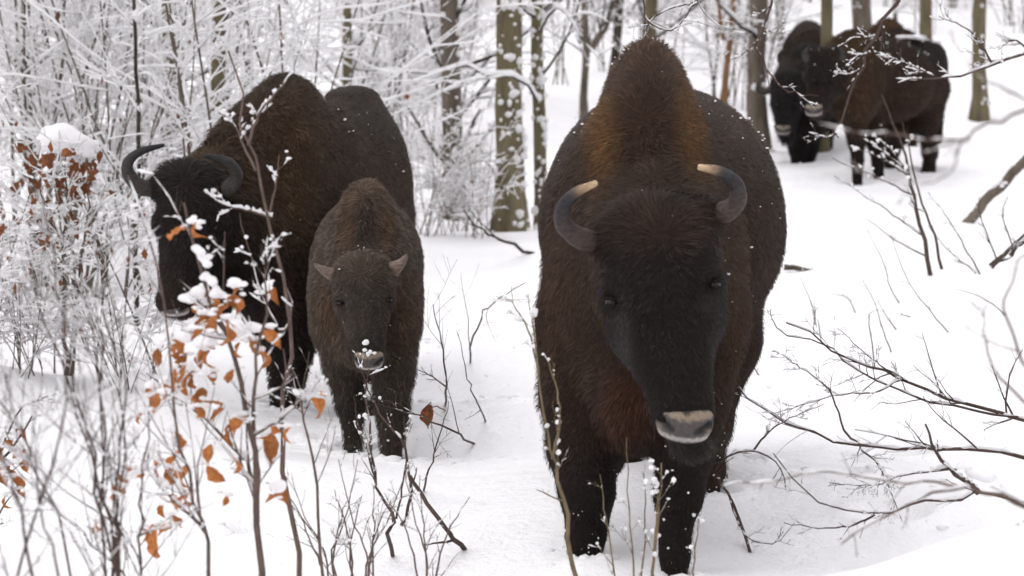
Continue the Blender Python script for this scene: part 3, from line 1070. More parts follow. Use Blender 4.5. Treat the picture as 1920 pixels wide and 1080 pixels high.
def bison_far_side():
    """brown animal standing across the clearing, head turned to the camera"""
    g = np.random.default_rng(24)
    D = 23.0
    S = SDF(E3(2.55, 22.1, .25), E3(4.45, 24.6, 2.15), .022)
    S.ell(W(1605, 136, D), (.34, .34, .42), .06)                       # hump, shoulder
    S.ell(W(1600, 170, D - .1), (.27, .30, .34), .10)
    S.ell(W(1665, 152, D + .35), (.45, .38, .41), .10)                 # ribs
    S.ell(W(1724, 145, D + .7), (.26, .34, .38), .10)                  # rump
    S.ell(W(1740, 115, D + .75), (.18, .25, .20), .1)
    S.cone(W(1590, 130, D - .1), W(1552, 140, D - .45), .30, .2, .1)   # neck
    S.chain([(W(1603, 205, D - .1), .15), (W(1606, 262, D - .15), .085), (W(1608, 300, D - .15), .058), (W(1607, 356, D - .15), .05)], .04)
    S.chain([(W(1628, 205, D + .15), .15), (W(1641, 265, D + .1), .085), (W(1646, 305, D + .1), .058), (W(1649, 360, D + .1), .05)], .04)
    S.chain([(W(1740, 170, D + .75), .22), (W(1738, 232, D + .7), .11), (W(1744, 285, D + .95), .07), (W(1741, 320, D + .8), .058), (W(1741, 336, D + .78), .055)], .06)
    S.chain([(W(1700, 190, D + .9), .2), (W(1685, 245, D + .8), .12), (W(1672, 290, D + 1.0), .06), (W(1668, 325, D + .9), .055)], .06)
    S.chain([(W(1768, 110, D + 1.0), .04), (W(1766, 200, D + 1.05), .03), (W(1758, 262, D + 1.05), .045)], .04)
    S.ell(W(1545, 115, D - .6), (.16, .16, .14), .06)
    S.ell(W(1543, 140, D - .65), (.155, .15, .16), .05)
    S.cone(W(1540, 155, D - .65), W(1529, 195, D - .78), .14, .085, .05)
    S.ell(W(1527, 206, D - .8), (.09, .09, .07), .04)
    S.cone(W(1548, 165, D - .45), W(1532, 212, D - .7), .12, .065, .06)
    Z = [
        (W(1660, 150, D + .3), E3(.8, .8, .5), (.028, .0175, .012), .024, .7),
        (W(1725, 95, D + .7), E3(.45, .6, .22), (.015, .013, .013), .018, .85),
        (W(1590, 95, D), E3(.22, .5, .22), (.055, .032, .014), .035, .8),
        (W(1610, 170, D - .2), E3(.2, .4, .4), (.046, .026, .014), .03, .75),
        (W(1640, 335, D), E3(.9, 1.2, .38), BK, .012, .95),
        (W(1538, 150, D - .65), E3(.26, .3, .36), BK, .03, .95),
    ]

    def flow(p):
        return np.tile(E3(.5, .1, -.9), (len(p), 1))
    nose = W(1526, 206, D - .845)

    def skip(p):
        return (((p - nose) / E3(.09, .10, .058)) ** 2).sum(1) < 1
    hl = [W(1528, 112, D - .6), W(1517, 112, D - .62), W(1510, 104, D - .62), W(1513, 94, D - .62), W(1520, 88, D - .62)]
    hr = [W(1562, 112, D - .6), W(1573, 110, D - .62), W(1578, 102, D - .62), W(1574, 93, D - .62), W(1567, 88, D - .62)]
    b = finish_bison('bison', S, Z, (MID, .03), 42000, .003, flow,
                     'brown bison standing side-on across the clearing with snow on its back', HERD, W(1640, 358, D), g,
                     horns=[(hl, .048, .012, HORN_DARK), (hr, .048, .012, HORN_DARK)],
                     noses=[(nose, E3(-.2, -1, -.05), E3(0, .05, 1), .086, .058, .06)],
                     eyes=[(W(1559, 150, D - .79), E3(.5, -.8, 0), .022), (W(1527, 150, D - .8), E3(-.5, -.8, 0), .022)],
                     hooves=[(W(1607, 360, D - .17), .06, .08), (W(1649, 363, D + .08), .06, .08), (W(1741, 339, D + .76), .06, .08), (W(1668, 330, D + .88), .055, .08)],
                     skip=skip, flakes=60, flake_r=.012)
    # snow lying on its back
    c = np.array([W(px + g.normal(0, 4), py, D + .7 + g.normal(0, .06)) for px, py in zip(np.linspace(1688, 1756, 22), np.interp(np.linspace(1688, 1756, 22), [1688, 1720, 1756], [69, 69, 82]))])
    v, t = blobs(c, g.uniform(.02, .05, len(c)), g, ICO2, (1.4, 1.4, .45))
    link('snow_clump', mesh_np('snow_clump', v - np.array(b.location), None, t), MATS['snow_clump'], parent=b, kind='stuff')
    return b


def bison_far_front():
    """black animal half hidden behind the one standing side-on"""
    g = np.random.default_rng(25)
    D = 24.6
    S = SDF(E3(2.3, 23.5, .35), E3(3.75, 27.0, 2.2), .024)
    S.ell(W(1512, 165, D + .2), (.30, .45, .46), .06)
    S.ell(W(1530, 170, D + 1.0), (.40, .8, .45), .12)
    S.ell(W(1508, 205, D), (.26, .32, .38), .12)
    S.cone(W(1505, 150, D), W(1480, 165, D - .4), .28, .2, .1)
    S.chain([(W(1492, 230, D), .15), (W(1496, 280, D - .02), .09), (W(1497, 310, D - .03), .065), (W(1496, 332, D - .04), .055)], .06)
    S.chain([(W(1520, 230, D + .1), .15), (W(1517, 280, D + .08), .09), (W(1513, 310, D + .08), .065), (W(1512, 326, D + .08), .055)], .06)
    S.chain([(W(1540, 220, D + 1.5), .18), (W(1545, 275, D + 1.5), .08), (W(1542, 315, D + 1.5), .055)], .06)
    S.chain([(W(1520, 220, D + 1.6), .18), (W(1522, 275, D + 1.6), .08), (W(1522, 312, D + 1.6), .055)], .06)
    S.ell(W(1474, 160, D - .5), (.16, .16, .14), .06)
    S.ell(W(1473, 185, D - .58), (.155, .15, .16), .05)
    S.cone(W(1472, 200, D - .58), W(1469, 232, D - .7), .14, .085, .05)
    S.ell(W(1469, 243, D - .72), (.088, .09, .07), .04)
    S.cone(W(1478, 205, D - .4), W(1474, 255, D - .6), .13, .08, .06)
    Z = [
        (W(1485, 145, D), E3(.2, .4, .2), (.040, .023, .012), .04, .7),
        (W(1475, 195, D - .55), E3(.26, .3, .3), (.012, .010, .0105), .03, .95),
        (W(1510, 300, D), E3(.6, 1.0, .4), BK, .012, .95),
        (W(1474, 262, D - .6), E3(.14, .2, .1), BK, .07, .9),
    ]

    def flow(p):
        return np.tile(E3(.3, .3, -.9), (len(p), 1))
    nose = W(1468, 243, D - .77)

    def skip(p):
        return (((p - nose) / E3(.09, .10, .058)) ** 2).sum(1) < 1
    hl = [W(1455, 160, D - .5), W(1440, 170, D - .52), W(1427, 172, D - .54), W(1420, 165, D - .54), W(1421, 154, D - .54)]
    hr = [W(1492, 156, D - .5), W(1502, 152, D - .52), W(1506, 142, D - .54), W(1502, 134, D - .54)]
    return finish_bison('bison', S, Z, (BK, .03), 30000, .003, flow,
                        'black bison facing the camera, half hidden behind the brown one standing side-on', HERD, W(1505, 330, D), g,
                        horns=[(hl, .045, .012, HORN_DARK), (hr, .045, .012, HORN_DARK)],
                        noses=[(nose, E3(-.05, -1, -.05), E3(0, .05, 1), .078, .05, .06)],
                        eyes=[(W(1489, 195, D - .72), E3(.5, -.8, 0), .022), (W(1458, 196, D - .72), E3(-.5, -.8, 0), .022)],
                        hooves=[(W(1496, 335, D - .06), .06, .08), (W(1512, 329, D + .06), .06, .08), (W(1542, 318, D + 1.5), .055, .08), (W(1522, 315, D + 1.6), .055, .08)],
                        skip=skip)


def bison_behind(px, top, D, label, seed, brown, s):
    """an animal seen from behind over the backs of the others; it walks away from the camera"""
    g = np.random.default_rng(seed)
    c = W(px, top, D)
    gz = float(ground(c[0], D))
    S = SDF(E3(c[0] - .6 * s, D - 1.4, gz - .05), E3(c[0] + .6 * s, D + 1.6, c[2] + .08), .032)
    S.ell(c + E3(0, 0, -.45 * s), E3(.26, .42, .45) * s, .06)
    S.ell(c + E3(0, -.45, -.58) * s, E3(.38, .60, .42) * s, .12)
    S.ell(c + E3(0, -.85, -.52) * s, E3(.32, .36, .38) * s, .12)
    S.cone(c + E3(0, .2, -.4) * s, c + E3(0, .62, -.62) * s, .30 * s, .2 * s, .1)
    S.ell(c + E3(0, .68, -.68) * s, E3(.15, .17, .2) * s, .05)
    S.cone(c + E3(0, .70, -.72) * s, c + E3(0, .82, -1.08) * s, .14 * s, .085 * s, .05)
    for y, x, r in ((.12, -.16, .13), (.02, .16, .13), (-.88, -.16, .17), (-.98, .14, .17)):
        a = c + E3(x, y, -.85) * s
        S.chain([(a, r * s), (a + E3(0, 0, -.35 * s), .08 * s), (np.array((a[0], a[1], gz)), .055 * s)], .06)
    Z = [(c, E3(.4, .6, .35), brown, .04, .9)]
    hs = [[c + E3(x * .13, .66, -.52) * s, c + E3(x * .26, .66, -.52) * s, c + E3(x * .29, .64, -.42) * s, c + E3(x * .22, .62, -.34) * s] for x in (-1, 1)]
    return finish_bison('bison', S, Z, (MID, .032), 12000, .004, lambda p: np.tile(E3(0, -.5, -.9), (len(p), 1)), label, HERD, (c[0], D, gz), g,
                        horns=[(h, .045 * s, .012, HORN_DARK) for h in hs])
# ------------------------------------------------------------------ plants
def on_ground(px, py, d0=6.0, d1=80.0):
    """distance at which the line of sight through a pixel meets the snow"""
    for d in np.linspace(d0, d1, 900):
        p = W(px, py, d)
        if p[2] <= float(ground(p[0], d)):
            return d
    return d1


def empty(name, loc, label, cat, group=None):
    return link(name, None, None, None, loc, label, cat, group)


def leaf_meshes():
    """curled dry beech leaves, a handful of shapes"""
    out = []
    g = np.random.default_rng(77)
    for k in range(6):
        nu, nv = 11, 7
        u = np.linspace(0, 1, nu); v = np.linspace(-1, 1, nv)
        U, Vv = np.meshgrid(u, v, indexing='ij')
        wdt = .30 * np.sin(np.pi * np.clip(U, 0, 1) ** .8) ** .85 * (1 + .16 * np.sin(U * 21 + k) * g.uniform(.3, 1))
        wdt[0] = .012; wdt[-1] = .004
        curl = g.uniform(.7, 2.4); fold = g.uniform(.2, .9)
        x = Vv * wdt * np.cos(Vv * fold)
        z = -U + 0 * x
        y = np.abs(Vv) * wdt * np.sin(fold) + .26 * np.sin(U * curl * 2) * (.5 + U) + .05 * np.sin(U * 13 + Vv * 4 + k) + .12 * Vv * np.sin(U * 6 + 2 * k)
        x = x + .12 * g.normal() * U ** 2 + .1 * Vv * np.sin(U * 5) * wdt
        P = np.stack([x, y, z], -1).reshape(-1, 3)
        i = (np.arange(nu - 1)[:, None] * nv + np.arange(nv - 1)[None]).ravel()
        q = np.stack([i, i + 1, i + nv + 1, i + nv], -1)
        out.append(mesh_np('leaf', P, q))
    return out


LEAVES = leaf_meshes()
LEAVES_BROWN = [m.copy() for m in LEAVES]
for m in LEAVES:
    m.materials.append(MATS['leaf_orange'])
for m in LEAVES_BROWN:
    m.materials.append(MATS['leaf_brown'])


def stem_lines(stems, K):
    """stems: lists of (px, py, d) -> (N,K,3) polylines"""
    return np.stack([curve_pts([W(*q) for q in s], K) for s in stems])


def bead_snow(P, R, n, rad, g, zlift=.5):
    """small lumps of snow caught on twigs"""
    idx = g.integers(0, len(P), n)
    t = g.uniform(.05, 1, n)
    c, _ = at_t(P[idx], t)
    r0, _ = at_t(R[idx], t)
    r = rad * .75 * g.uniform(.35, 1.3, n) ** 1.4
    c = c + np.stack([g.normal(0, .3, n) * r0, g.normal(0, .3, n) * r0, r0 + r * zlift], -1)
    return blobs(c, r, g, ICO1, (1, 1, .9), .15)


def plant(name, label, cat, stems, r0, mat, g, K=12, twigs=5, tw2=3, ratio=.35, snow=.006, cover=.6, beads=0, bead_r=.008,
          leaves=(), leaf_len=.05, leaf_brown=False, caps=(), group=None, root=None, rtip=.3, up=.06, amin=25, amax=60, kinds='stem', droop=0., wob=.1, twmin=.15, leaf_snow=1.0, cap_k=.8):
    P = stem_lines(stems, K)
    N = len(P)
    P[:, 1:-1] += g.normal(0, .006, (N, K - 2, 3)) * np.minimum(np.linalg.norm(P[:, -1] - P[:, 0], axis=1), 1.5)[:, None, None]
    rr = np.asarray(r0 if np.ndim(r0) else [r0] * N, float)
    R = rr[:, None] * np.linspace(1, rtip, K)[None]
    base = P[0, 0].copy() if root is None else np.asarray(root, float)
    e = empty(name, base, label, cat, group)
    for k in range(N):
        v, q = tube(P[k:k + 1], R[k:k + 1], 7)
        link(kinds, mesh_np(kinds, v - base, q), MATS[mat], parent=e)
    sets = [(P, R)]
    tparts = []
    if twigs:
        C, CR = children(P, R, twigs, g, twmin, .98, ratio, amin, amax, wob, up, droop, 6, .55, .0011)
        sets.append((C, CR)); tparts.append(tube(C, CR, 4))
        if tw2:
            C2, CR2 = children(C, CR, tw2, g, .2, .98, .5, 25, 60, wob, up, droop, 5, .6, .0009, lmin=.02)
            sets.append((C2, CR2)); tparts.append(tube(C2, CR2, 3))
        v, q = merge(tparts)
        link('twigs', mesh_np('twigs', v - base, q), MATS[mat], parent=e, kind='stuff')
    sv, st = [], []
    if snow:
        v, q = merge([snow_on(p, r, snow * (1 if k == 0 else .8), g, None if k else K * 2, cover, 5) for k, (p, r) in enumerate(sets)])
        link('snow', mesh_np('snow', v - base, q), MATS['snow_clump'], parent=e, kind='stuff')
    bl = []
    if beads:
        allP = [resample(p, 6) for p, _ in sets]; allR = [resample(r, 6) for _, r in sets]
        bl.append(bead_snow(np.concatenate(allP), np.concatenate(allR), beads, bead_r, g))
    if len(caps):
        cs = np.array([W(*c[:3]) for c in caps]); rs = np.array([c[3] for c in caps]) * cap_k
        sub = np.repeat(cs, 5, 0) + g.normal(0, 1, (len(cs) * 5, 3)) * np.repeat(rs, 5)[:, None] * np.array((.55, .45, .35))
        v, q = snow_pillow(sub, np.repeat(rs, 5) * g.uniform(.35, .8, len(sub)), float(rs.mean()) / 4.5, 1.1)
        link('snow_pillow', mesh_np('snow_pillow', v - base, q), MATS['snow_clump'], parent=e, kind='stuff')
    if bl:
        v, q = merge(bl)
        link('snow_lumps', mesh_np('snow_lumps', v - base, None, q), MATS['snow_clump'], parent=e, kind='stuff')
    if len(leaves) and leaf_snow:
        n = len(leaves)
        cs = np.array([W(l_[0], l_[1] - 9, l_[2]) for l_ in leaves])
        cs = np.repeat(cs, 3, 0) + g.normal(0, 1, (3 * n, 3)) * leaf_len * np.array((.22, .2, .10))
        bl2 = blobs(cs, leaf_len * leaf_snow * g.uniform(.06, .22, 3 * n), g, ICO2, (1.3, 1.1, .6), .16)
        link('snow_caps', mesh_np('snow_caps', bl2[0] - base, None, bl2[1]), MATS['snow_clump'], parent=e, kind='stuff')
    for lf in leaves:
        px, py, d = lf[:3]
        me = random.choice(LEAVES_BROWN if leaf_brown else LEAVES)
        o = link('leaf', me, None, parent=e, loc=W(px, py - 8, d) - base)
        s = leaf_len * g.uniform(.7, 1.2) * (lf[3] if len(lf) > 3 else 1)
        o.scale = (s, s, s)
        o.rotation_euler = (g.normal(0, .35), g.normal(0, .4), g.uniform(0, 6.28))
    return e


def crown_mesh(sets, sides, base):
    v, q = merge([tube(p, r, s) for (p, r), s in zip(sets, sides)])
    return mesh_np('crown', v - base, q)


def make_tree(name, label, px, py, D, width_px, mat, g, top_px=None, height=8.5, limbs=10, zmin=.9, sub=5, snow=.02, blob_n=60, extra=(), group=None, cat='tree', fork=None, wob=.012, limb_len=.16, subsub=3):
    b = W(px, py, D)
    b[2] = float(ground(b[0], D)) - .04
    r = width_px / 2 / (FPX / D)
    K = 26
    tz = np.linspace(0, 1, K)
    top = W(top_px if top_px is not None else px, 0, D)
    sl = (top[0] - b[0]) / max(top[2] - b[2], .5)
    P = np.zeros((1, K, 3))
    P[0, :, 0] = b[0] + sl * tz * height * (1 - .3 * tz) + np.cumsum(g.normal(0, wob, K)) * height / 8
    P[0, :, 1] = b[1] + np.cumsum(g.normal(0, wob, K)) * height / 8
    P[0, :, 2] = b[2] + tz * height
    P[0, 0, :2] = b[:2]
    R = (r * (1.0 - .72 * tz) * (1 + .05 * g.normal(0, 1, K)))[None]
    R[0, 0] *= 1.5
    R[0, 1] *= 1.08
    e = empty(name, b, label, cat, group)
    v, q = tube(P, R, 14)
    v += (.05 * r * g.normal(0, 1, (len(v), 1))) * 0.5
    link('trunk', mesh_np('trunk', v - b, q), MATS[mat], parent=e)
    sets = []
    L, LR = children(P, R, limbs, g, zmin / height, max(.62, zmin / height + .3), limb_len, 35, 80, .10, .06, 0, 8, .26, .0045, lmin=.5)
    for ex in extra:
        ep = curve_pts([W(*q) for q in ex[0]], 8)[None]
        L = np.concatenate([L, ep]); LR = np.concatenate([LR, (ex[1] * np.linspace(1, .4, 8))[None]])
    if fork is not None:
        fp = curve_pts([W(*q) for q in fork[0]], 8)[None]
        fr = (fork[1] * np.linspace(1, .7, 8))[None]
        v, q = tube(fp, fr, 10)
        link('trunk', mesh_np('trunk', v - b, q), MATS[mat], parent=e)
        L2, LR2 = children(fp, fr, 6, g, .2, .95, .5, 30, 70, .1, .05, 0, 8, .4, .005)
        L = np.concatenate([L, L2]); LR = np.concatenate([LR, LR2])
    C, CR = children(L, LR, sub, g, .15, .97, .45, 25, 60, .12, .03, 0, 6, .42, .0020, flat=.5)
    sets = [(L, LR), (C, CR)]
    if subsub:
        C2, CR2 = children(C, CR, subsub, g, .2, .97, .5, 25, 55, .12, .02, 0, 5, .5, .0015, flat=.5)
        sets.append((C2, CR2))
    link('crown', crown_mesh(sets, (6, 4, 3), b), MATS['bark_dark' if mat != 'bark_peeled' else 'twig'], parent=e)
    v, q = merge([snow_on(p, rr, snow * a, g, None, .85, 5 if a == 1 else 4) for (p, rr), a in zip(sets, (1, .6, .45))])
    link('snow', mesh_np('snow', v - b, q), MATS['snow_clump'], parent=e, kind='stuff')
    if blob_n:
        t = g.uniform(.0, .42, blob_n)
        c, _ = at_t(np.repeat(P, blob_n, 0), t)
        r1, _ = at_t(np.repeat(R, blob_n, 0), t)
        a = g.normal(-1.57 + .9, 1.1, blob_n)
        c = c + np.stack([np.cos(a) * r1, np.sin(a) * r1, 0 * a], -1)
        v, q = blobs(c, g.uniform(.3, 1, blob_n) ** 2 * .036 + .006, g, ICO1, (1, .8, 1))
        link('snow_lumps', mesh_np('snow_lumps', v - b, None, q), MATS['snow_clump'], parent=e, kind='stuff')
    return e


def shrub_proto(seed, h, stems, n1, n2, n3, spread, r, snow, leaves=0, flat=.6, ratio=.5):
    """meshes for one kind of snowed-in bare bush, base at the origin"""
    g = np.random.default_rng(seed)
    st = np.zeros((stems, 3)); st[:, :2] = g.normal(0, .14, (stems, 2))
    a = g.uniform(0, 6.28, stems); tl = g.uniform(.05, spread, stems)
    d = np.stack([np.cos(a) * tl, np.sin(a) * tl, np.ones(stems)], -1)
    P = polylines(st, d, h * g.uniform(.6, 1.15, stems), 9, .06, g, .02)
    R = (r * g.uniform(.6, 1.2, stems))[:, None] * np.linspace(1, .3, 9)[None]
    C, CR = children(P, R, n1, g, .10, .98, ratio, 30, 75, .07, .03, .03, 8, .34, .0017, flat=flat)
    C2, CR2 = children(C, CR, n2, g, .1, .98, .55, 20, 55, .07, .01, .03, 6, .5, .0014, flat=flat)
    C3, CR3 = children(C2, CR2, n3, g, .2, .98, .55, 20, 55, .07, .0, .03, 5, .55, .0011, flat=flat)
    v, q = merge([tube(P, R, 5), tube(C, CR, 4), tube(C2, CR2, 3), tube(C3, CR3, 3)])
    crown = mesh_np('crown', v, q); crown.materials.append(MATS['bark_grey'])
    jj = (.6, 1.25)
    v, q = merge([snow_on(P, R, snow * .9, g, 14, .8), snow_on(C, CR, snow, g, None, .95, 5, jit=jj), snow_on(C2, CR2, snow * .8, g, None, .95, 4, jit=jj), snow_on(C3, CR3, snow * .65, g, None, .95, 3, jit=jj)])
    sn = mesh_np('snow', v, q); sn.materials.append(MATS['snow_clump'])
    lf = None
    if leaves:
        idx = g.integers(0, len(C2), leaves)
        c, _ = at_t(C2[idx], g.uniform(.2, 1, leaves))
        s = g.uniform(.03, .07, leaves)
        u = nrm(g.normal(0, 1, (leaves, 3))); w = nrm(np.cross(u, g.normal(0, 1, (leaves, 3))))
        dn = np.array((0, 0, -1.)) + g.normal(0, .3, (leaves, 3))
        V = np.stack([c, c + (dn * .5 + u * .33) * s[:, None], c + dn * s[:, None], c + (dn * .5 - u * .33 + w * .2) * s[:, None]], 1).reshape(-1, 3)
        q = (np.arange(leaves) * 4)[:, None] + np.arange(4)[None]
        lf = mesh_np('foliage', V, q, smooth=False); lf.materials.append(MATS['leaf_brown'])
    return crown, sn, lf


def place_shrub(proto, x, y, rz, s, label, group, g, name='shrub', sz=None):
    e = empty(name, (x, y, float(ground(x, y)) - .03), label, 'shrub', group)
    e.rotation_euler = (0, 0, rz)
    e.scale = (s, s, sz or s)
    for nm, me in zip(('crown', 'snow', 'foliage'), proto):
        if me is not None:
            link(nm, me, None, parent=e, kind=None if nm == 'crown' else 'stuff')
    return e


def build_woods():
    g = np.random.default_rng(31)
    # --- trunks one can tell apart
    make_tree('tree', 'thick mossy trunk behind and between the calf and the large bison', 957, 425, 20, 57, 'bark_moss', g, 952, 9, 11, 1.6, 5, .022, 210,
              extra=[(((1008, 190, 19.8), (990, 160, 19.6), (960, 143, 19.4), (911, 142, 19.2), (875, 122, 19.1), (806, 138, 19), (736, 133, 18.9), (660, 130, 18.8)), .013),
                     (((930, 330, 19.9), (905, 300, 19.6), (860, 320, 19.4), (800, 340, 19.3)), .007)])
    make_tree('tree', 'slimmer trunk leaning against the thick mossy trunk, clotted with snow', 1017, 350, 20.4, 26, 'bark_moss', g, 1008, 8, 10, 1.1, 5, .022, 170,
              extra=[(((1012, 60, 20.3), (1040, 15, 20.1), (1065, 30, 20), (1100, 85, 19.8), (1135, 120, 19.7)), .012)])
    make_tree('tree', 'dark trunk smothered in snowy twigs left of the thick mossy trunk', 856, 395, 21.5, 40, 'bark_grey', g, 838, 8, 24, .3, 6, .022, 60, limb_len=.11)
    make_tree('tree', 'mossy trunk rising behind the mother bison, near its mane', 408, 330, 17.5, 30, 'bark_moss', g, 404, 8, 16, .8, 6, .02, 40, limb_len=.13)
    make_tree('tree', 'mossy trunk left of the mother bison, above its horns', 322, 350, 18.5, 34, 'bark_moss', g, 318, 8, 22, .4, 6, .02, 50, limb_len=.13)
    make_tree('tree', 'slim dark trunk at the far left of the thicket', 66, 330, 17, 20, 'bark_grey', g, 46, 7, 18, .4, 6, .018, 40, limb_len=.14)
    make_tree('tree', 'thin dark sapling trunk above the horn of the mother bison', 252, 300, 14.5, 9, 'bark_dark', g, 246, 5, 14, .3, 5, .014, 12, limb_len=.2, wob=.02)
    make_tree('tree', 'mossy trunk seen above the rump of the mother bison', 650, 260, 24, 20, 'bark_moss', g, 646, 8, 16, .6, 6, .022, 30, limb_len=.13)
    make_tree('tree', 'forked trunk to the left of the large bison hump', 1096, 190, 30, 14, 'bark_grey', g, 1100, 9, 15, .8, 6, .02, 12,
              fork=(((1106, 95, 30), (1122, 70, 30), (1138, 45, 30), (1150, 0, 30), (1160, -90, 30)), .05))
    make_tree('tree', 'dark upright trunk just left of the large bison hump top', 1138, 150, 33, 19, 'bark_dark', g, 1152, 9, 15, .8, 6, .02, 12)
    make_tree('tree', 'mossy trunk straight behind the top of the large bison hump', 1212, 190, 31, 28, 'bark_moss', g, 1220, 9, 14, 1.0, 6, .02, 20)
    make_tree('tree', 'slim trunk with peeled orange bark right of the large bison hump', 1352, 180, 29.5, 13, 'bark_peeled', g, 1372, 7, 7, 1.1, 4, .016, 6,
              fork=(((1357, 75, 29.5), (1352, 50, 29.5), (1347, 0, 29.5), (1340, -90, 29.5)), .030))
    make_tree('tree', 'thick grey trunk beside the black bison facing the camera', 1424, 238, 26, 38, 'bark_grey', g, 1424, 9, 18, .9, 6, .022, 60)
    make_tree('tree', 'mossy trunk rising behind the brown bison standing side-on', 1540, 220, 25.6, 26, 'bark_moss', g, 1550, 9, 12, 1.9, 5, .018, 6)
    make_tree('tree', 'broad brown trunk above the hump of the brown side-on bison', 1618, 110, 36, 38, 'bark_grey', g, 1618, 9, 13, 1.6, 5, .02, 10)
    make_tree('tree', 'bare trunk above the rump of the brown side-on bison', 1737, 130, 34, 24, 'bark_moss', g, 1735, 9, 13, 1.5, 5, .02, 12)
    make_tree('tree', 'straight brown trunk standing alone in the snow, far right', 1836, 205, 31.5, 28, 'bark_moss', g, 1834, 9, 14, 1.3, 5, .02, 50)
    make_tree('tree', 'thin pole-like trunk left of the black bison facing the camera', 1466, 150, 36, 9, 'bark_grey', g, 1468, 8, 13, .9, 5, .018, 4)
    # --- thicket bushes
    protos = [shrub_proto(100, 2.6, 7, 7, 4, 2, .50, .011, .0098, 0),
              shrub_proto(101, 3.2, 6, 8, 4, 2, .40, .012, .0105, 30),
              shrub_proto(102, 2.0, 8, 6, 4, 2, .65, .008, .0098, 60),
              shrub_proto(103, 3.6, 4, 11, 4, 2, .30, .014, .0112, 12),
              shrub_proto(104, 1.5, 9, 5, 4, 2, .75, .007, .0095, 40)]
    looks = ('bare fanned snowy bush', 'tall snowy sparse-leaved bush', 'spreading snowy brown-leaved bush', 'few-stemmed long-twigged snowy bush', 'low snowy brown-leaved bush')
    places = ((0, 'at the very edge of the frame in the thicket'), (110, 'in the thicket above the snow-capped leaves'), (230, 'between the snow-capped leaves and the horned mother bison'), (400, 'in the thicket behind the head of the mother bison'),
              (620, 'behind the hump of the mother bison'), (780, 'among the trunks above the rump of the mother bison'), (940, 'beside the dark twig-smothered trunk'), (1200, 'on the slope between mossy trunk and large bison hump'), (1480, 'on the slope between large bison hump and far bison'), (3000, 'on the far slope above the far bison'))

    made = []

    def scatter(n, pxlo, pxhi, dlo, dhi, smin, smax, grp, pick, clear=()):
        k = 0
        while k < n:
            px = g.uniform(pxlo, pxhi); d = dlo + (dhi - dlo) * g.uniform(0, 1) ** .9
            x = (px - 960) / FPX * d
            if any(a < px < b_ and d < c for a, b_, c in clear):
                continue
            w = g.choice(pick)
            where = next(t for lim, t in places if px < lim)
            made.append((d, place_shrub(protos[w], x, d, g.uniform(0, 6.28), g.uniform(smin, smax), looks[w] + ' ' + where, grp, g)))
            k += 1
    GT, GM, GF = 'snowy bushes of the thicket', 'bushes among the middle trunks', 'bushes on the far slope'
    scatter(10, -120, 330, 12.8, 21, .75, 1.15, GT, (0, 1, 2, 3, 4, 3), ((180, 460, 14.2),))
    scatter(5, -60, 300, 11.8, 13.4, .5, .8, GT, (2, 4), ((60, 175, 12.75), (235, 400, 12.6)))
    scatter(6, -100, 560, 20, 36, .9, 1.4, GT, (0, 1, 3))
    scatter(3, 330, 640, 15, 20, .9, 1.2, GT, (0, 1, 3))
    scatter(9, 640, 920, 20.5, 33, .85, 1.3, GM, (0, 1, 2, 3))
    scatter(4, 790, 900, 18.5, 21, .5, .8, GM, (2, 4))
    scatter(16, 1040, 1480, 30, 50, .9, 1.5, GF, (0, 3, 1))
    scatter(10, 1480, 1960, 36, 54, .9, 1.5, GF, (0, 3))
    same = {}
    for d, e in sorted(made, key=lambda q: q[0]):
        same.setdefault(e['label'], []).append(e)
    words = {2: ('nearer', 'farther'), 3: ('nearest', 'middle', 'farthest')}
    for lab, es in same.items():
        if len(es) > 1:
            for k, e in enumerate(es):
                w = words.get(len(es)) or (['nearest', 'second', 'third', 'fourth', 'fifth', 'sixth', 'seventh', 'eighth', 'ninth', 'tenth', 'eleventh'][:len(es) - 1] + ['farthest'])
                e['label'] = w[k] + ' ' + lab
    # --- the wood farther up the slope: one mass of stems and snowy twigs
    P0, R0 = [], []
    n = 80
    d = g.uniform(44, 95, n); px = g.uniform(-150, 2050, n)
    x = (px - 960) / FPX * d
    st = np.stack([x, d, ground(x, d) - .1], -1)
    P = polylines(st, np.stack([g.normal(0, .05, n), g.normal(0, .05, n), np.ones(n)], -1), g.uniform(5, 8, n), 9, .03, g, .02)
    R = (g.uniform(.03, .14, n))[:, None] * np.linspace(1, .4, 9)[None]
    C, CR = children(P, R, 11, g, .05, .8, .22, 35, 80, .12, .02, .04, 6, .3, .008, flat=.5)
    C2, CR2 = children(C, CR, 4, g, .15, .97, .5, 25, 60, .12, 0, .04, 4, .5, .006, flat=.5)
    v, q = merge([tube(P, R, 6), tube(C, CR, 3), tube(C2, CR2, 3)])
    far = link('far_woods', mesh_np('far_woods', v, q), MATS['bark_grey'], label='far bare wood up the slope, loaded with snow', cat='wood', kind='stuff')
    v, q = merge([snow_on(C, CR, .035, g, None, .9, 4), snow_on(C2, CR2, .028, g, None, .9, 3)])
    link('snow', mesh_np('snow', v, q), MATS['snow_clump'], parent=far, kind='stuff')


def G(px, py):
    return (px, py, on_ground(px, py))


